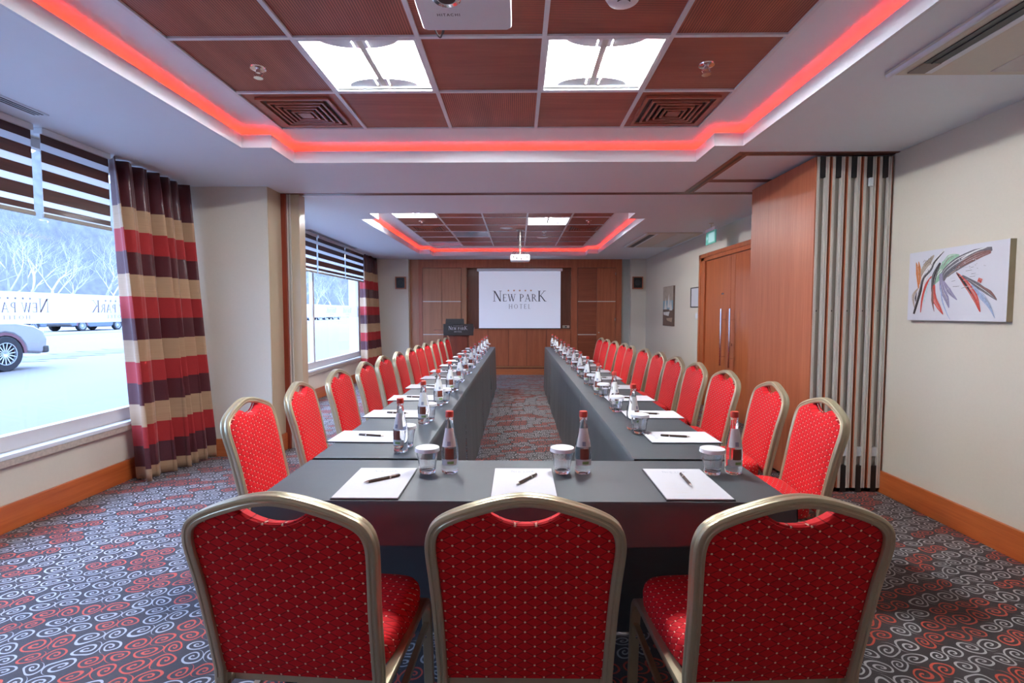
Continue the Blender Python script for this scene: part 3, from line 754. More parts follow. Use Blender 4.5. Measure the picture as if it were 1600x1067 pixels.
def part_panel():
    t=thing('partition_panel','x','partition',(0,0,0))
    h0,h1=.035,2.495; w=PW-.010; y0,y1=0,1.03
    bx(.0,.008,y0+.004,y1,h0,h1).build('wood_face',M['wood_panel'],t)
    bx(w-.008,w,y0+.004,y1,h0,h1).build('wood_face',M['wood_panel'],t)
    b=MB()
    for a,c,d in ((.008,.016,0),(.018,.026,.0),(.026,.034,.008),(w-.034,w-.022,0),(w-.018,w-.008,0)): b.box(a,c,y0+d,y0+.05,h0,h1-.002)
    b.box(.016,.018,y0+.006,y0+.05,h0,h1-.002); b.box(w-.022,w-.018,y0+.006,y0+.05,h0,h1-.002)
    b.build('edge_profile',M['alu'],t)
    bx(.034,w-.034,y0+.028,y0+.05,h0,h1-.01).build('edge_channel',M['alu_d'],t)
    bx(.033,w-.033,y0+.001,y0+.045,h1-.15,h1).build('top_seal',M['black'],t)
    bx(.012,w-.012,y0+.05,y1-.01,h0,h1-.01).build('core',M['dark'],t)
    bx(.030,w-.030,y0+.004,y0+.045,h0-.03,h0+.17).build('bottom_seal',M['black'],t)
    bx(.033,w-.033,y0+.010,y0+.035,h0+.24,h0+.31).build('latch_cap',M['white'],t,bevel=.003)
    MB().tube([(w*.42,y0+.022,1.37),(w*.42,y0+.032,1.37)],.007,10).build('bolt',M['black'],t)
    return t
pn=['first folded partition panel, its whole wood face turned to the tables','second folded partition panel, next to the wood-faced one','middle panel of the folded partition stack','fourth folded partition panel, with a white catch near its top','last folded partition panel, tight against the right wall']
p0=part_panel()
for i in range(5):
    x=2.178+i*PW
    o=p0 if i==0 else dup(p0,(x,3.835,0))
    o.location=(x,3.835,0); o['label']=pn[i]; o['group']='folded partition panels'
    if i==3: bx(.044,.07,-.012,.01,2.28,2.34).build('catch',M['white'],o,bevel=.003)

# ------------------------------------------------------------ ceiling fittings
def light_proto(on):
    t=thing('ceiling_light','x','ceiling light',(0,0,0)); h=.288
    fr=MB(); 
    for a in ((-h,h,-h,-h+.012),(-h,h,h-.012,h),(-h,-h+.012,-h+.012,h-.012),(h-.012,h,-h+.012,h-.012)): fr.box(*a,-.004,.006)
    fr.build('frame',M['white'],t)
    if on:
        b=MB()
        def prof(u):
            x=-.276+.552*u; a=abs(x); return x, .012+.085*sqrt(max(0,1-(a/.276)**2))*(1 if a>.05 else 1)
        b.grid(lambda u,v:(prof(u)[0],-.276+.552*v,prof(u)[1]),28,1)
        b.build('reflector',M['fixture'],t,smooth=True,fix=False)
        for y in (-.262,.262):
            b=MB(); pts=[(-.276,.006)]+[prof(i/16) for i in range(17)]+[(.276,.006)]
            b.add([(x,y,z) for x,z in pts],[tuple(range(len(pts)))])
            # inner lower shell
            q=[(.20*cos(pi*i/12),y+(-1 if y>0 else 1)*.10*sin(pi*i/12)) for i in range(13)]
            b.add([(x_,y_,.018) for x_,y_ in q],[tuple(range(13))])
            b.build('end_plate',M['white'],t,fix=False)
        bx(-.018,.018,-.262,.262,.018,.05).build('tube_carrier',M['fixture'],t,bevel=.004)
        for x in (-.036,.036):
            tb=MB().tube([(x,-.235,.030),(x,.235,.030)],.0125,12).build('tube',M['tube'],t,smooth=True)
            for y in (-.25,.25): 
                MB().tube([(x,y-.013,.030),(x,y+.013,.030)],.016,12).build('tube_cap',M['alu'],tb,smooth=True)
    else:
        bx(-.276,.276,-.276,.276,.004,.012).build('diffuser',simple('frosted_diffuser',(.50,.62,.68),.15,var=.04),t)
    return t
pl={}
names={0:['bright twin-tube ceiling light in the near tray, left of the other','bright twin-tube ceiling light in the near tray, right of the near projector'],1:[]}
seen=0
LBL={('L',0):['bright twin-tube ceiling light left of the near ceiling projector','bright twin-tube ceiling light right of the near ceiling projector'],
     ('L',1):['lit ceiling light in the far tray, at its near left corner','lit ceiling light in the far tray, right of the hanging projector'],
     ('U',1):['unlit bluish ceiling light in the far tray, at its far left corner','unlit bluish ceiling light in the far tray, in its second column']}
def order(l): return (l[4],l[5],round(l[2],2),l[0])
for key,lab in LBL.items():
    L=sorted([l for l in lights if (l[4],l[5])==key],key=lambda l:(l[2],l[0]))
    if key==('U',1): L=sorted(L,key=lambda l:l[0])
    for l,lb in zip(L,lab):
        x0,x1,y0,y1,ch,room=l; c=((x0+x1)/2,(y0+y1)/2,ZT)
        if ch not in pl: o=pl[ch]=light_proto(ch=='L')
        else: o=dup(pl[ch],c)
        o.location=c; o['label']=lb; o['group']='square lights in the ceiling trays'
vl=['square wooden air vent in the near tray, window side','square wooden air vent in the near tray, partition side','square air vent in the far tray, window side','square air vent in the far tray, door side']
vp=None
for (x0,x1,y0,y1,room),lb in zip(vents,vl):
    c=((x0+x1)/2,(y0+y1)/2,ZT)
    if vp is None:
        vp=thing('ceiling_vent',lb,'air vent',c,0,'square vents in the wooden ceiling tiles')
        for i,s in enumerate((.225,.175,.14,.105,.07)):
            w=.020 if i==0 else .012; zz=-.004-.003*i
            b=MB(); 
            for a in ((-s,s,-s,-s+w),(-s,s,s-w,s),(-s,-s+w,-s+w,s-w),(s-w,s,-s+w,s-w)): b.box(*a,zz-.006,zz+.008)
            b.build('louvre',M['tile_p'],vp)
        bx(-.20,.20,-.20,.20,.001,.004).build('throat',M['black'],vp); bx(-.04,.04,-.04,.04,-.022,-.012).build('centre_plate',M['tile_p'],vp)
        o=vp
    else: o=dup(vp,c,0,lb)
    o.location=c
def sprinkler(label,x,y):
    t=thing('sprinkler',label,'sprinkler',(x,y,ZT+.006),0,'ceiling sprinklers')
    MB().lathe([(0,0),(.042,0),(.040,-.006),(.024,-.009),(.012,-.010),(.010,-.026),(0,-.026)],20).build('rosette',M['chrome'],t,smooth=True)
    b=MB(); b.tube([(.012,0,-.02),(.022,0,-.035),(.010,0,-.05)],.003,6); b.tube([(-.012,0,-.02),(-.022,0,-.035),(-.010,0,-.05)],.003,6); b.build('yoke',M['chrome'],t)
    MB().lathe([(0,-.05),(.024,-.05),(.024,-.053),(0,-.053)],12).build('deflector',M['chrome'],t)
    return t
sp=sprinkler('chrome sprinkler in the wooden tile left of the near lights',-1.39,2.80)
dup(sp,(.992,2.79,ZT+.006),0,'chrome sprinkler in the wooden tile right of the near lights')
dup(sp,(-1.376,7.37,ZT+.006),0,'chrome sprinkler in the far tray, window side')
dup(sp,(1.0,7.37,ZT+.006),0,'chrome sprinkler in the far tray, beside its right edge')
dup(sp,(.42,8.35,ZT+.006),0,'chrome sprinkler in the far tray, behind the lit light')
def smoke(label,x,y,rz=0,s=1):
    t=thing('smoke_detector',label,'smoke detector',(x,y,ZT+.006),rz); t.scale=(s,s,s)
    b=MB(); n=4
    b.lathe([(0,0),(.075,0),(.075,-.010),(.062,-.030),(.03,-.038),(0,-.038)],28); b.build('cover',M['white'],t,smooth=True)
    b=MB()
    for r in (.028,.042,.056):
        b.tube([(r*cos(a),r*sin(a),-.0385+(r-.03)*.35*(r>.03)) for a in [pi*1.15+pi*.7*i/12 for i in range(13)]],.003,6)
    b.build('vent_slot',M['dark'],t)
smoke('white smoke detector at the top edge, above the right near light',.43,2.18)
def disc(label,x,y,r=.09):
    t=thing('ceiling_speaker',label,'speaker',(x,y,ZT+.006),0,'round ceiling speakers')
    MB().lathe([(0,-.006),(r*.85,-.006),(r,-.002),(r,.0)],28).build('grille',M['white'],t,smooth=True); MB().lathe([(r,.0),(r,-.008),(r+.008,-.006),(r+.008,0)],28).build('rim',M['alu'],t,smooth=True); return t
dd=disc('round white ceiling speaker left of the hanging projector',-.18,7.97); dup(dd,(.42,8.95,ZT+.006),0,'round white ceiling speaker right of the hanging projector')
t=thing('warning_label','small white tag on the wooden ceiling tile beside the smoke detector','tag',(.53,2.17,ZT+.005)); bx(-.03,.03,-.02,.02,-.004,0).build('tag_plate',M['white'],t)

# ceiling cassettes
def cassette(label,x0,x1,y0,y1):
    t=thing('air_conditioner',label,'air conditioner',(x0,y0,ZC),0,'ceiling air conditioners'); w,l=x1-x0,y1-y0
    MB().box(0,w,0,l,-.014,0).build('panel',M['cream'],t,bevel=.004)
    MB().tube([(.015,0,-.016),(.015,l,-.016)],.014,10).build('rim',M['white'],t,smooth=True)
    bx(.085,.165,0.13,l-.13,-.018,-.013).build('outlet_slot',M['black'],t)
    bx(.118,.124,0.13,l-.13,-.022,-.017).build('deflector_blade',M['dark'],t)
    bx(.165,.20,.03,l-.03,-.020,-.013).build('flap',M['white'],t,bevel=.003)
    bx(.085,.165,l-.13,l-.03,-.020,-.013).build('outlet_cover',simple('brown_grey_plastic',(.26,.22,.19),.5),t)
    g=MB(); 
    n=36
    for i in range(n): g.box(.47+i*.0072,.474+i*.0072,.05,l-.04,-.018,-.013)
    g.build('grille',M['socket'],t)
    return t
ca=cassette('large cream ceiling air conditioner above the abstract painting',1.775,2.60,1.00,2.57)
dup(ca,(1.84,7.50,ZC),0,'far cream ceiling air conditioner, beyond the parked partition')
def lin_vent(label,x,y0,y1):
    t=thing('linear_vent',label,'air vent',(x,y0,ZC),0,'slot vents along the windows'); l=y1-y0
    bx(-.045,.045,0,l,-.006,0).build('frame',M['white'],t,bevel=.002)
    for a in (-.03,-.006,.018): bx(a,a+.012,.02,l-.02,-.0075,-.005).build('slot',M['dark'],t)
lin_vent('narrow slotted vent in the ceiling above the near window',-2.80,1.0,3.05)
lin_vent('narrow slotted vent in the ceiling above the far window',-2.92,7.15,9.27)

# projectors
t=thing('projector','large white ceiling projector over the near table','projector',(-.197,1.900,2.455))
b=MB(); b.prism([(-.172,-.17),(.162,-.17),(.172,-.16),(.172,.15),(.155,.165),(-.155,.165),(-.172,.15)],lambda a_,b_,d:(a_,b_,d),0,.10)
b.build('body',M['white'],t,bevel=.012,bseg=3)
MB().lathe([(.03,.002),(.046,-.004),(.05,-.002),(.052,.004)],28).build('lens_ring',M['chrome'],t,smooth=True,loc=(-.055,-.04,0))
MB().lathe([(0,-.001),(.031,-.001),(.031,.003)],24).build('lens_recess',M['black'],t,loc=(-.055,-.04,0))
b=MB(); S=.0125
tw,_=word('HITACHI',0,0,1,.16,False,1.25); print2d(b,tw,lambda a_,b_:(-.104+a_*S*.98,.064-b_*S*1.3,-.0012))
b.build('lettering',M['ink'],t,fix=False)
b=MB(); 
b.tube([(-.136+.005*k,.16+.058*sin(pi*k/8),.02-.018*sin(pi*k/8)) for k in range(9)],.003,6)
b.tube([(-.092,.15,.03),(-.098,.195,.012),(-.112,.212,.004)],.003,6)
b.build('cable',M['dark'],t)
MB().tube([(0,0,.10),(0,0,.215)],.025,14).build('mount',M['white'],t,smooth=True)
t=thing('projector','small white projector hanging on a pole before the screen','projector',(.03,8.1,2.16))
b=MB().box(-.155,.155,-.12,.12,0,.10); b.build('body',M['white'],t,bevel=.025,bseg=3)
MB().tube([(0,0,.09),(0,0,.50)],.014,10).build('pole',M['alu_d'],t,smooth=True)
b=MB(); r2=random.Random(5)
for k in range(4):
    s=-1 if k%2 else 1; b.tube([(s*.02,-.01,.50),(s*.035,-.03,.36),(s*-.02,-.03,.25),(s*(.05+.02*k),-.04,.14),(s*(.07+.02*k),-.08,.09)],.004,6)
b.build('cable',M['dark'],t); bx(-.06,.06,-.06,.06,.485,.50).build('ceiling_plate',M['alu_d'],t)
b=MB()
for x,z in ((-.10,.06),(.11,.06),(.02,.03),(-.05,.04)): b.tube([(x,-.118,z),(x,-.123,z)],.012,10)
b.build('port',M['dark'],t)

# ------------------------------------------------------------ blinds and curtains
def blind(label,y0,y1,zb=1.957):
    t=thing('zebra_blind',label,'window blind',(-3.0,y0,0),0,'striped roller blinds'); l=y1-y0
    bx(-.04,.02,0,l,2.475,2.513).build('headrail',M['white'],t,bevel=.004)
    bx(-.001,.001,.004,l-.004,zb+.02,2.475).build('sheer_cloth',M['sheer'],t)
    zs=[(1.992,2.027),(2.063,2.141),(2.185,2.256),(2.303,2.375),(2.421,2.475)]
    b=MB()
    for a,c in zs: b.box(-.003,.003,.006,l-.006,a,c)
    b.build('dark_band',M['blind'],t)
    bx(-.008,.008,0,l,zb,zb+.026).build('bottom_rail',simple('blind_rail',(.30,.27,.22),.4),t,bevel=.003)
blind('striped blind nearest the camera in the near window',1.28,3.187); blind('striped blind beside the curtain in the near window',3.242,3.785)
blind('striped blind at the near end of the far window',5.75,7.66,1.945); blind('middle striped blind in the far window',7.71,8.90,1.945); blind('striped blind beside the far curtain',8.94,9.97,1.945)
def curtain(label,yt0,yt1,yb0,yb1,xt,xb,n,amp):
    def fn(u,v):
        z=.012+(ZC-.02)*v; q=1-v
        y0=yt0+(yb0-yt0)*q; y1=yt1+(yb1-yt1)*q
        w=u*n*2*pi+.6*sin(u*7+1.3)
        A=amp*(.75+.5*q)*(1+.35*sin(u*11+2))
        x=xt+(xb-xt)*q*u+A*sin(w)+.38*A*sin(2*w+.9)+.012*sin(u*23+v*3); y=y0+(y1-y0)*u+.35*amp*sin(2*w+.5)*q
        return (x,y,z)
    b=MB().grid(fn,n*22,40)
    o=b.build('curtain',M['curtain'],smooth=True,fix=False)
    s=o.modifiers.new('thick','SOLIDIFY'); s.thickness=.003
    tag(o,label,'curtain',group='striped curtains'); return o
curtain('full gold, red and dark striped curtain beside the near window',3.80,4.67,3.98,4.72,-3.02,-2.89,6,.058)
curtain('gold, red and dark striped curtain beside the far window',9.95,10.85,10.0,10.95,-3.03,-2.96,6,.055)

# ------------------------------------------------------------ tables and cloths
TH=.75
def table(label,x0,x1,y0,y1):
    t=thing('conference_table',label,'table',((x0+x1)/2,(y0+y1)/2,0),0,'tables under charcoal cloths'); w,l=(x1-x0)/2,(y1-y0)/2
    bx(-w+.008,w-.008,-l+.008,l-.008,TH-.035,TH-.006).build('tabletop',M['dark'],t)
    for sx in (-1,1):
        for sy in (-1,1):
            MB().tube([(sx*(w-.06),sy*(l-.10),0),(sx*(w-.06),sy*(l-.10),TH-.036)],.016,10).build('leg',M['black'],t,smooth=True)
def cloth(label,cx,cy,L,W,rz,drop_out=.13,ends=(0,0),seed=0,grp='charcoal cloths over the tables'):
    """L runs along local x, W along local y; long skirt on +y side, short drop on -y side"""
    rr=random.Random(seed); phs=[rr.uniform(0,6.28) for _ in range(4)]
    # cross-section stations (y, z, weight of waviness)
    st=[(-W/2-.006,TH-drop_out,1),(-W/2-.004,TH-.06,.5),(-W/2-.001,TH-.012,0),(-W/2+.008,TH,0),(0,TH,0),(W/2-.008,TH,0),(W/2+.001,TH-.012,0)]
    nz=9
    for k in range(1,nz+1):
        q=k/nz; st.append((W/2+.001+.012*q,TH-.012-(TH-.022)*q,q))
    nx=48
    def fn(u,v):
        k=v*(len(st)-1); k=int(round(k)); y,z,w=st[k]
        x=-L/2+L*u; sg=1 if y>0 else -1
        side=abs(y)>=W/2-.002
        if side:
            y+=sg*w*(.004*sin(x*7+phs[0])+.0015*sin(x*19+phs[1]))+ (0 if sg<0 else w*.006)
            if sg>0: x*=1-.035*w*w
            if sg<0: z+=.012*w*sin(x*2.2+phs[2])
        return (x,y,z)
    b=MB().grid(fn,nx,len(st)-1)
    for e,s in zip(ends,(-1,1)):
        if e:
            def fe(u,v,s=s,e=e):
                y=-W/2+W*u; q=v; return (s*(L/2+.002+.008*q+.004*q*sin(y*20)),y,TH-.002-e*q)
            b.grid(fe,14,6)
    o=b.build('tablecloth',M['cloth'],smooth=True,fix=False); o.location=(cx,cy,0); o.rotation_euler=(0,0,rz)
    return tag(o,label,'tablecloth',grp)
NX0,NX1=-.855,.885; NYA,NYB=1.607,2.08
table('near cross table closing the open end of the two table rows',NX0,NX1,NYA,NYB)
cloth('charcoal cloth over the near cross table',(NX0+NX1)/2,(NYA+NYB)/2,NX1-NX0,NYB-NYA,0,.135,(.14,.14),1)
ys=[2.095,3.875,5.67,7.40,9.12]; ORD=['nearest','second','third','farthest']
LX0,LX1=-.862,-.405; RX0,RX1=.475,.925
for i in range(4):
    a,b_=ys[i],ys[i+1]; en=(.16 if i==3 else 0)
    table('%s table of the window-side row'%ORD[i],LX0,LX1,a,b_)
    cloth('charcoal cloth over the %s table of the window-side row'%ORD[i],(LX0+LX1)/2,(a+b_)/2,b_-a-.006,LX1-LX0,-pi/2,.10,(en,0),10+i)
    table('%s table of the partition-side row'%ORD[i],RX0,RX1,a,b_)
    cloth('charcoal cloth over the %s table of the partition-side row'%ORD[i],(RX0+RX1)/2,(a+b_)/2,b_-a-.006,RX1-RX0,pi/2,.10,(0,en),20+i)

# ------------------------------------------------------------ chair
def lean(z): return -.20*max(0,z-.42)-.05*max(0,z-.7)**1
def make_chair():
    t=thing('banquet_chair','x','chair')
    half=[(.213,.375),(.214,.45),(.2165,.55),(.2195,.63),(.2245,.71),(.2285,.77),(.2275,.805),(.2195,.834),(.203,.854),(.178,.869),(.145,.883),(.11,.895),(.07,.907),(.035,.914),(0,.917)]
    path=[(-x,z) for x,z in half]+[(x,z) for x,z in half[::-1][1:]]
    # resample smooth
    def cm(P,k=4):
        out=[];n=len(P)
        for i in range(n-1):
            p0,p1,p2,p3=P[max(i-1,0)],P[i],P[i+1],P[min(i+2,n-1)]
            for j in range(k):
                q=j/k; out.append(tuple(.5*((2*p1[c])+(-p0[c]+p2[c])*q+(2*p0[c]-5*p1[c]+4*p2[c]-p3[c])*q*q+(-p0[c]+3*p1[c]-3*p2[c]+p3[c])*q**3) for c in range(len(p1))))
        out.append(P[-1]); return out
    pts=[(x,lean(z),z) for x,z in cm(path,3)]
    # fluted rounded section: a across the face, b along the depth
    prof=[(-.0135,-.013),(-.0125,-.0165),(-.0095,-.0185),(-.004,-.0185),(-.002,-.0165),(.002,-.0165),(.004,-.0185),(.0095,-.0185),(.0125,-.0165),(.0135,-.013),
          (.0135,-.0045),(.0118,-.002),(.0118,.002),(.0135,.0045),
          (.0135,.013),(.0125,.0165),(.0095,.0185),(.004,.0185),(.002,.0165),(-.002,.0165),(-.004,.0185),(-.0095,.0185),(-.0125,.0165),(-.0135,.013),
          (-.0135,.0045),(-.0118,.002),(-.0118,-.002),(-.0135,-.0045)]
    MB().sweep(pts,prof,(0,1,0)).build('back_frame',M['frame_gold'],t,smooth=True)
    # pad
    hz=half
    def Wz(z):
        for (x0,z0),(x1,z1) in zip(hz[:-1],hz[1:]):
            if z0<=z<=z1: return x0+(x1-x0)*(z-z0)/(z1-z0+1e-9)
        return hz[0][0] if z<hz[0][1] else 0
    def top(x):
        x=abs(x)
        zf=.917
        for (x0,z0),(x1,z1) in zip(hz[5:-1],hz[6:]):
            if x1<=x<=x0: zf=z0+(z1-z0)*(x0-x)/(x0-x1+1e-9)
        if x>.2275: zf=.80
        zf-=.008
        if x<.098: zf=min(zf,.853+.040*(x/.098)**2.2)
        return zf
    def padf(side):
        def fn(u,v):
            uu=(u*2-1); uu=math.copysign(1-(1-abs(uu))**1.35,uu) if abs(uu)>.5 else uu
            xt=uu*.2265; zt=top(xt); zb=.402
            vv=1-(1-v)**1.25
            z=zb+(zt-zb)*vv
            x=uu*Wz(min(z,.80)) if v<1 else xt
            if z>.77: 
                q=min(1,(z-.77)/.05); x=uu*(Wz(.77)*(1-q)+.2265*q)
            x*=.992
            ex=(1-abs(uu)**7); ez=1-(1-min(1,v*9))**2 if v<.11 else 1; et=1-max(0,(v-.93)/.07)**3
            th=(.030 if side>0 else .012)*max(0,ex)**.5*max(0,min(ez,1))*max(.0,et)**.5
            return (x,lean(z)+side*th-.002,z)
        return fn
    b=MB().grid(padf(1),36,30); b.grid(lambda u,v:padf(-1)(1-u,v),36,30)
    b.build('backrest',M['fab_b'],t,smooth=True,fix=False)
    # piping along the scoop
    MB().tube([(x,lean(.86+.04*(abs(x)/.098)**2.2)-.014,.853+.040*(abs(x)/.098)**2.2) for x in [-.096+.192*i/16 for i in range(17)]],.0035,6).build('piping',M['fab_b'],t,smooth=True)
    # seat
    rings=[(.0,.405),(.95,.405),(.99,.412),(1.0,.43),(1.0,.455),(.985,.472),(.95,.484),(.85,.492),(.6,.497),(.3,.499),(0,.5)]
    n=56; vs=[];fs=[]
    for s,z in rings:
        for k in range(n):
            a=2*pi*k/n; ca,sa=cos(a),sin(a); e=2/5.5
            x=math.copysign(abs(ca)**e,ca)*.222*s; y=math.copysign(abs(sa)**e,sa)*.205*s
            x*=1+.05*(y/.205)
            vs.append((x,y+.225,z-.02-(.012 if y>.15*1 else 0)*0))
    for i in range(len(rings)-1):
        for k in range(n): fs.append((i*n+k,i*n+(k+1)%n,(i+1)*n+(k+1)%n,(i+1)*n+k))
    MB().add(vs,fs).build('seat',M['fab_s'],t,smooth=True)
    # seat rail
    rp=[(-.011,-.014),(-.008,-.016),(.008,-.016),(.011,-.014),(.011,.014),(.008,.016),(-.008,.016),(-.011,.014)]
    for sx in (-1,1):
        # front leg with the side rail bent over at the top
        P=cm([(sx*.232,.455,0),(sx*.230,.445,.20),(sx*.228,.437,.32),(sx*.227,.425,.362),(sx*.226,.40,.383),(sx*.225,.36,.386),(sx*.222,.20,.378),(sx*.215,.01,.370)],4)
        MB().sweep(P,rp,(1,0,0)).build('leg',M['frame_gold'],t,smooth=True)
        MB().tube([(sx*.213,-.008,.40),(sx*.214,.0,.34),(sx*.216,-.02,.16),(sx*.218,-.055,0)],.0125,10).build('leg',M['frame_gold'],t,smooth=True)
        MB().sweep([(sx*.228,.436,.288),(sx*.222,.20,.25),(sx*.216,-.012,.215)],[(-.008,-.009),(.008,-.009),(.008,.009),(-.008,.009)],(1,0,0)).build('brace',M['frame_gold'],t)
        MB().tube([(sx*.228,.436,.243),(sx*.205,.436,.243)],.009,10).build('bolt',M['chrome'],t,smooth=True)
    bx(-.205,.205,.38,.40,.36,.384).build('seat_rail',M['frame_gold'],t); bx(-.205,.205,.03,.05,.36,.384).build('seat_rail',M['frame_gold'],t)
    return t
ch=make_chair()
ord_=['first','second','third','fourth','fifth','sixth','seventh','eighth','ninth','tenth','eleventh','twelfth']
first=[True]
def place(x,y,rz,label,group):
    if first[0]: o=ch; first[0]=False; o.location=(x,y,0); o.rotation_euler=(0,0,rz); o['label']=label; o['group']=group
    else: o=dup(ch,(x,y,0),rz,label,group)
    return o
G0='red chairs at the near cross table'
place(-.572,1.29,radians(-4),'red dotted chair seen from behind, left of the three nearest',G0)
place(.018,1.29,0,'red dotted chair seen from behind, middle of the three nearest',G0)
place(.655,1.29,radians(3),'red dotted chair seen from behind, right of the three nearest',G0)
LP=[(385,2.54),(467,3.14),(527,3.84),(569,4.46),(598,5.06),(622,5.62),(641,6.17),(653,6.72),(665,7.26),(677,7.80),(687,8.33),(697,8.86)]
RP=[(1281,2.57),(1202,3.18),(1133,3.82),(1088,4.43),(1055,5.03),(1030,5.62),(1007,6.17),(986,6.72),(975,7.26),(960,7.80),(948,8.33),(939,8.86)]
for i,(px,y) in enumerate(LP):
    x=(px-809.5)*(y+.03)/801
    place(x+.10,y,radians((-87 if i<2 else -92)+rnd.uniform(-2,2)),'red chair in the window-side row, %s from the near end'%ord_[i] if i<11 else 'red chair in the window-side row, at the lectern end','red chairs along the window-side tables')
for i,(px,y) in enumerate(RP):
    x=(px-809.5)*(y+.03)/801
    place(x-.10,y,radians((86 if i<2 else 92)+rnd.uniform(-2,2)),'red chair in the partition-side row, %s from the near end'%ord_[i] if i<11 else 'red chair in the partition-side row, at the far end','red chairs along the partition-side tables')

# ------------------------------------------------------------ table ware
def make_bottle():
    t=thing('water_bottle','x','bottle')
    P=[(0,.0),(.026,0),(.0295,.004),(.0305,.012),(.0305,.030),(.0320,.06),(.0322,.085),(.0295,.108),(.024,.135),(.0185,.160),(.0150,.180),(.0135,.196),(.0130,.206),(.0145,.209),(.0145,.213),(0,.213)]
    MB().lathe(P,28).build('glass_body',M['bottle'],t,smooth=True)
    MB().lathe([(0,.2135),(.0152,.2135),(.0155,.216),(.0152,.231),(.0140,.2345),(0,.235)],24).build('cap',M['cap_red'],t,smooth=True)
    b=MB()
    def rad(z):
        for (r0,z0),(r1,z1) in zip(P[3:-2],P[4:-1]):
            if z0<=z<=z1: return r0+(r1-r0)*(z-z0)/(z1-z0+1e-9)
        return .03
    def patch(a0,a1,z0,z1,mi,d=.0006):
        def fn(u,v): 
            z=z0+(z1-z0)*v; a=radians(a0+(a1-a0)*u)-pi/2; r=rad(z)+d; return (r*cos(a),r*sin(a),z)
        b.grid(fn,8,4,mi)
    patch(-26,34,.058,.098,0); patch(-62,62,.034,.057,1); patch(-10,34,.040,.050,2,.0009); patch(-60,60,.103,.172,1); patch(-12,14,.108,.124,3,.0009)  # upper white patch: label enlarged to paint in the bottle's pale reflection
    b.build('label',[simple('label_brown',(.20,.05,.03),.4),simple('label_and_reflection_white',(.70,.72,.70),.4),simple('label_green',(.25,.42,.14),.4),M['ink_l']],t,smooth=True,fix=False)
    return t
def make_glass():
    t=thing('water_glass','x','glass')
    fl=lambda a,z: 1-.035*(1-abs(((a*10/(2*pi))%1)-.5)*2)*(1 if .006<z<.07 else 0)
    out=[(0,0),(.027,0),(.0295,.003),(.031,.012),(.0345,.04),(.0375,.062),(.0405,.070),(.0415,.085),(.0418,.092)]
    inn=[(.0400,.092),(.0392,.072),(.0350,.060),(.0315,.035),(.0285,.014),(.024,.011),(0,.011)]
    MB().lathe(out+inn,40,flat=fl).build('tumbler',M['glass'],t,smooth=True)
    b=MB(); pl_=lambda a,z: 1+.012*sin(a*30)*(1 if z<.09 else 0)
    b.lathe([(0,.0975),(.040,.0975),(.0445,.096),(.0455,.091),(.0468,.083),(.0462,.083),(.0448,.091),(.043,.0945),(0,.0950)],60,flat=pl_); b.build('paper_lid',M['lid'],t,smooth=True)
    return t
def make_pad():
    t=thing('notepad','x','notepad')
    bx(-.111,.111,-.163,.163,0,.003).build('backing',M['black'],t)
    bx(-.108,.108,-.160,.160,.003,.0055).build('sheet',M['paper'],t)
    b=MB(); S=.0125
    print2d(b,LG[0],lambda a_,b_:(a_*S,.112+b_*S,.0058)); print2d(b,LG[1],lambda a_,b_:(a_*S,.112+b_*S,.0058))
    b.build('heading',M['ink_l'],t,fix=False)
    b=MB(); r3=random.Random(11)
    for k in range(34):
        x=r3.uniform(-.09,.06); y=r3.uniform(-.14,.0); l=r3.uniform(.01,.045); b.add([(x,y,.0057),(x+l,y+.002,.0057),(x+l,y+.0032,.0057),(x,y+.0012,.0057)],[(0,1,2,3)])
    b.build('faint_drawing',simple('faint_print',(.60,.57,.53),.7),t,fix=False)
    return t
def make_pen():
    t=thing('pen','x','pen')
    MB().tube([(0,-.066,.005),(0,-.052,.005),(0,-.05,.005)],[.001,.0045,.005],12).build('tip',M['pen_g'],t,smooth=True)
    MB().tube([(0,-.05,.005),(0,-.04,.005),(0,.02,.005),(0,.028,.005)],[.005,.0055,.0055,.0055],12).build('barrel',M['pen'],t,smooth=True)
    MB().tube([(0,.028,.005),(0,.034,.005)],.0060,12).build('ring',M['pen_g'],t,smooth=True)
    MB().tube([(0,.034,.005),(0,.068,.005),(0,.071,.005)],[.0058,.0052,.003],12).build('cap',M['pen'],t,smooth=True)
    bx(-.0012,.0012,.035,.066,.010,.0118).build('clip',M['pen_g'],t)
    return t
PR={'b':make_bottle(),'g':make_glass(),'p':make_pad(),'n':make_pen()}; used={}
GN={'b':'water bottles on the tables','g':'lidded glasses on the tables','p':'notepads on the tables','n':'pens on the notepads'}
def put(k,x,y,z,rz,label):
    if k not in used: used[k]=1; o=PR[k]; o.location=(x,y,z); o.rotation_euler=(0,0,rz); o['label']=label; o['group']=GN[k]; return o
    return dup(PR[k],(x,y,z),rz,label,GN[k])
ZTb=TH+.001
for nm,gx,gy,bx_,by,px,py,rz,pr in (('left',-.343,1.912,-.258,1.912,-.498,1.785,0,radians(-52)),('middle',.168,1.915,.246,1.915,.020,1.785,0,radians(-33)),('right',.730,1.908,.812,1.914,.588,1.785,0,radians(-2))):
    put('p',px,py,ZTb,rz,'%s white notepad on the near cross table'%nm)
    put('n',px+.01,py+.015,ZTb+.0057,pr,'dark pen on the %s notepad of the near cross table'%nm)
    put('g',gx,gy,ZTb,radians(12),'paper-lidded glass beside the %s notepad of the near cross table'%nm)
    put('b',bx_,by,ZTb,0,'red-capped water bottle beside the %s notepad of the near cross table'%nm)
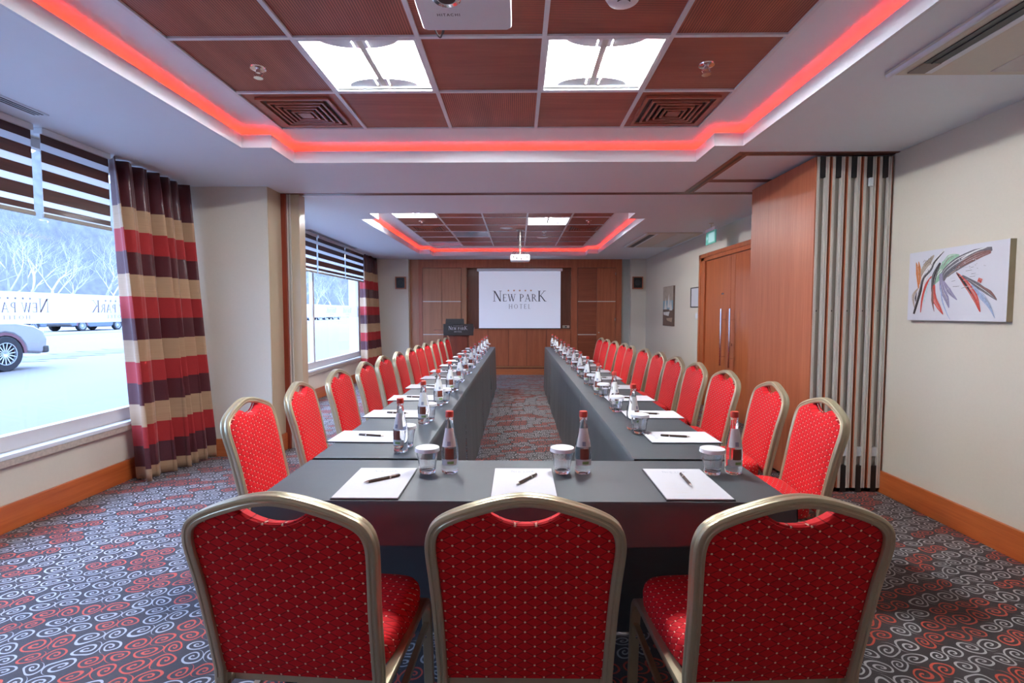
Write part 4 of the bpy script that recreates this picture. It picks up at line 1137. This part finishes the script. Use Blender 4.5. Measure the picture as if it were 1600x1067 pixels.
for i in range(12):
    y=2.455+.566*i; wo=ord_[i]
    for side,nm in ((0,'window-side'),(1,'partition-side')):
        s=-1 if side==0 else 1
        jx=rnd.uniform(-.008,.008); jy=rnd.uniform(-.012,.012)
        px=(-.735 if side==0 else .785)+jx; rz=(-pi/2 if side==0 else pi/2)+radians(rnd.uniform(-2,2))
        # seats face the aisle; the sheet heading lies toward the aisle
        put('p',px,y+jy,ZTb,rz,'white notepad in the %s row, %s from the near end'%(nm,wo))
        put('n',px+.02*s*-1,y+jy-.005,ZTb+.0057,radians(72 if side==0 else 78)+radians(rnd.uniform(-8,8)),'dark pen on the %s notepad of the %s row'%(wo,nm))
        if side==0: bX,bY,gX,gY=-.517,y-.255,-.500,y-.165
        else: bX,bY,gX,gY=.600,y+.195,.610,y+.105
        put('b',bX+jx,bY,ZTb,radians(rnd.uniform(-40,40)),'small water bottle in the %s row, %s from the near end'%(nm,wo))
        put('g',gX-jx,gY,ZTb,0,'paper-lidded glass in the %s row, %s from the near end'%(nm,wo))

# ------------------------------------------------------------ outside the windows
GZ=.32
struct('ground', MB().box(-140,XL-.26,-60,260,GZ-.1,GZ), M['snow'])
for nm,x0,x1,lb in (('slush_track',-11.6,-10.4,'grey slushy tyre track across the snowy street'),('slush_track',-22.4,-21.6,'narrow dark kerb line before the parked cars')):
    b=MB().grid(lambda u,v,x0=x0,x1=x1:(x0+(x1-x0)*u+.25*sin(v*90)+.1*sin(v*333),5+(110 if x0<-20 else 11.5)*v,GZ+.006),2,80); tag(b.build(nm,M['slush'],fix=False),lb,'slush')
def make_car(name,label,body):
    t=thing(name,label,'car')
    # side profile in (y,z), front toward +y ; wheel arches cut as notches
    L_=2.1
    def arch(c,n=8,r=.37): return [(c+r*cos(pi-pi*i/n)*-1*-1,.30+r*sin(pi*i/n)) for i in range(n+1)]
    bot=[(-2.1,.45),(-2.05,.28)]+[(-1.3+.37*cos(pi-pi*i/8),.30+.37*sin(pi*i/8)) for i in range(9)]+[(-.8,.22),(.8,.22)]+[(1.3+.37*cos(pi-pi*i/8),.30+.37*sin(pi*i/8)) for i in range(9)]+[(2.0,.26),(2.1,.36),(2.12,.55)]
    topp=[(2.05,.70),(1.85,.80),(1.3,.90),(.95,.95),(-1.75,.98),(-2.05,.90),(-2.12,.62)]
    MB().prism(bot+topp,lambda a_,b_,d:(d,a_,b_),-.86,.86).build('body',body,t,bevel=.05,bseg=3)
    cab=[(1.0,.93),(.35,1.36),(.0,1.42),(-1.2,1.42),(-1.95,1.0),(-1.9,.93)]
    MB().prism(cab,lambda a_,b_,d:(d*(1-.22*(b_-.93)/.5),a_,b_),-.80,.80).build('cabin',M['car_glass'],t,bevel=.04)
    MB().prism([(.36,1.35),(.0,1.435),(-1.2,1.435),(-1.55,1.24),(-1.2,1.40),(0,1.40)],lambda a_,b_,d:(d,a_,b_),-.60,.60).build('roof',body,t,bevel=.01)
    for sx in (-1,1):
        for yy in (-1.3,1.3):
            w=thing('w','x','x',(sx*.78,yy,.31)); 
            bpy.data.objects.remove(w)
            o=MB().lathe([(.20,-.10),(.30,-.10),(.32,-.07),(.32,.07),(.30,.10),(.20,.10)],28).build('wheel',M['rubber'],t,smooth=True,loc=(sx*.77,yy,.31)); o.rotation_euler=(0,pi/2,0)
            b=MB().lathe([(.205,.06),(.205,.10),(.19,.10),(.19,.05)],28); b.lathe([(0,.075),(.05,.085),(.05,.05)],14); b.lathe([(0,.04),(.19,.04)],24,mi=1)
            for k in range(15):
                a=2*pi*k/15; c_,s_=cos(a),sin(a); q=.010
                b.add([(.04*c_-q*s_,.04*s_+q*c_,.080),(.04*c_+q*s_,.04*s_-q*c_,.080),(.195*c_+q*s_,.195*s_-q*c_,.085),(.195*c_-q*s_,.195*s_+q*c_,.085)],[(0,1,2,3)])
            r=b.build('rim',[M['rim'],M['rubber']],o,fix=False)
            if sx<0: r.rotation_euler=(pi,0,0)
        bx(sx*.80-.02,sx*.80+.02,-.70-1.0+.1,-.95,.30,.60)
        MB().prism([(1.3+.39*cos(pi*i/10),.30+.39*sin(pi*i/10)) for i in range(11)]+[(1.3-.34*cos(pi*i/10),.30+.34*sin(pi*i/10)) for i in range(11)],lambda a_,b_,d:(d,a_,b_),min(sx*.862,sx*.84),max(sx*.862,sx*.84)).build('arch_lining',M['car_arch'],t)
        bx(min(sx*.60,sx*.84),max(sx*.60,sx*.84),1.86,2.075,.60,.72).build('headlight',M['rim'],t,bevel=.02)
    bx(-.87,.87,2.0,2.14,.28,.42).build('bumper',M['dark'],t,bevel=.03)
    return t
car=make_car('car','silver car parked just outside the near window, only its front showing',M['car'])
car.location=(-9.9,7.62,GZ)
rz=0
cl=[(-25.9,24.9,'dark car parked far across the street, second of the line'),(-25.9,30.5,'dark car in the far parked line, behind the lettered window band'),(-25.9,36.2,'dark car in the far parked line, beside the curtain edge'),(-25.9,19.2,'dark car at the frame edge of the far parked line')]
car2=make_car('car',cl[0][2],M['car_d'])
car2.location=(*cl[0][:2],GZ); car2.rotation_euler=(0,0,pi); car2['group']='cars parked across the street'
for x,y,lb in cl[1:]: dup(car2,(x,y,GZ),pi,lb,'cars parked across the street')
cl=[(-30,70,'parked car seen low in the far window, near its mullion'),(-30,76,'parked car seen low in the middle of the far window'),(-30,82,'parked car seen low in the far window, toward the curtain')]
for x,y,lb in cl: dup(car2,(x,y,GZ),pi,lb,'cars parked across the street')
def tree_mesh(seed,mb,depth=6,hgt=7.0):
    r=random.Random(seed)
    def br(p,d,l,rad,k):
        n=3; pts=[p]; rs=[rad]
        for i in range(n):
            d=(d+Vector((r.uniform(-.22,.22),r.uniform(-.22,.22),r.uniform(-.08,.12)))).normalized(); p=p+d*l/n; pts.append(p); rs.append(rad*(1-.35*(i+1)/n))
        mb.tube(pts,rs,4 if k<depth-1 else 3,0 if k>1 else 1,cap=False)
        if k==0: return
        for i in range(3 if k>1 else 3):
            a=r.uniform(0,2*pi); s=r.uniform(.35,.85); u=Vector((cos(a),sin(a),.0)); dd=(d+u*s+Vector((0,0,.12))).normalized()
            br(pts[-1] if i else pts[2],dd,l*r.uniform(.62,.82),rs[-1]*.72,k-1)
    br(Vector((0,0,0)),Vector((0,0,1)),hgt*.26,.17,depth)
protos=[]
tl=0
for s_ in range(3):
    mb=MB(); tree_mesh(40+s_,mb,7,9.0+s_); o=mb.build('frosted_tree',[M['frost'],M['frost2']],fix=False); protos.append(o)
tlabs=[]
spots=[(-42,16+4.1*i+ (i%3)*.9) for i in range(11)]+[(-50,20+5.3*i) for i in range(9)]+[(-40,76+6*i) for i in range(8)]+[(-50,84+8*i) for i in range(5)]
for i,(x,y) in enumerate(spots):
    o=protos[i] if i<3 else protos[i%3].copy()
    if i>=3: COL.objects.link(o)
    o.location=(x+rnd.uniform(-1,1),y,GZ); o.rotation_euler=(0,0,rnd.uniform(0,6)); s=rnd.uniform(.95,1.3); o.scale=(s,s,s)
    near=i<20
    tag(o,'bare frosted tree beyond the parked cars in the near window' if near else 'bare frosted tree beyond the snow in the far window','tree','frosted trees in the near window' if near else 'frosted trees in the far window')
# distant wooded bank closing the view
b=MB().grid(lambda u,v:(-62-6*v+1.5*sin(u*60),-20+230*u,GZ+(24.0+1.2*sin(u*37)+.8*sin(u*91)+.6*sin(u*400))*v),320,6)
struct('distant_bank', b, simple('frosty_woodland',(.115,.12,.12),.9,var=.45,scale=1.2), fix=False)
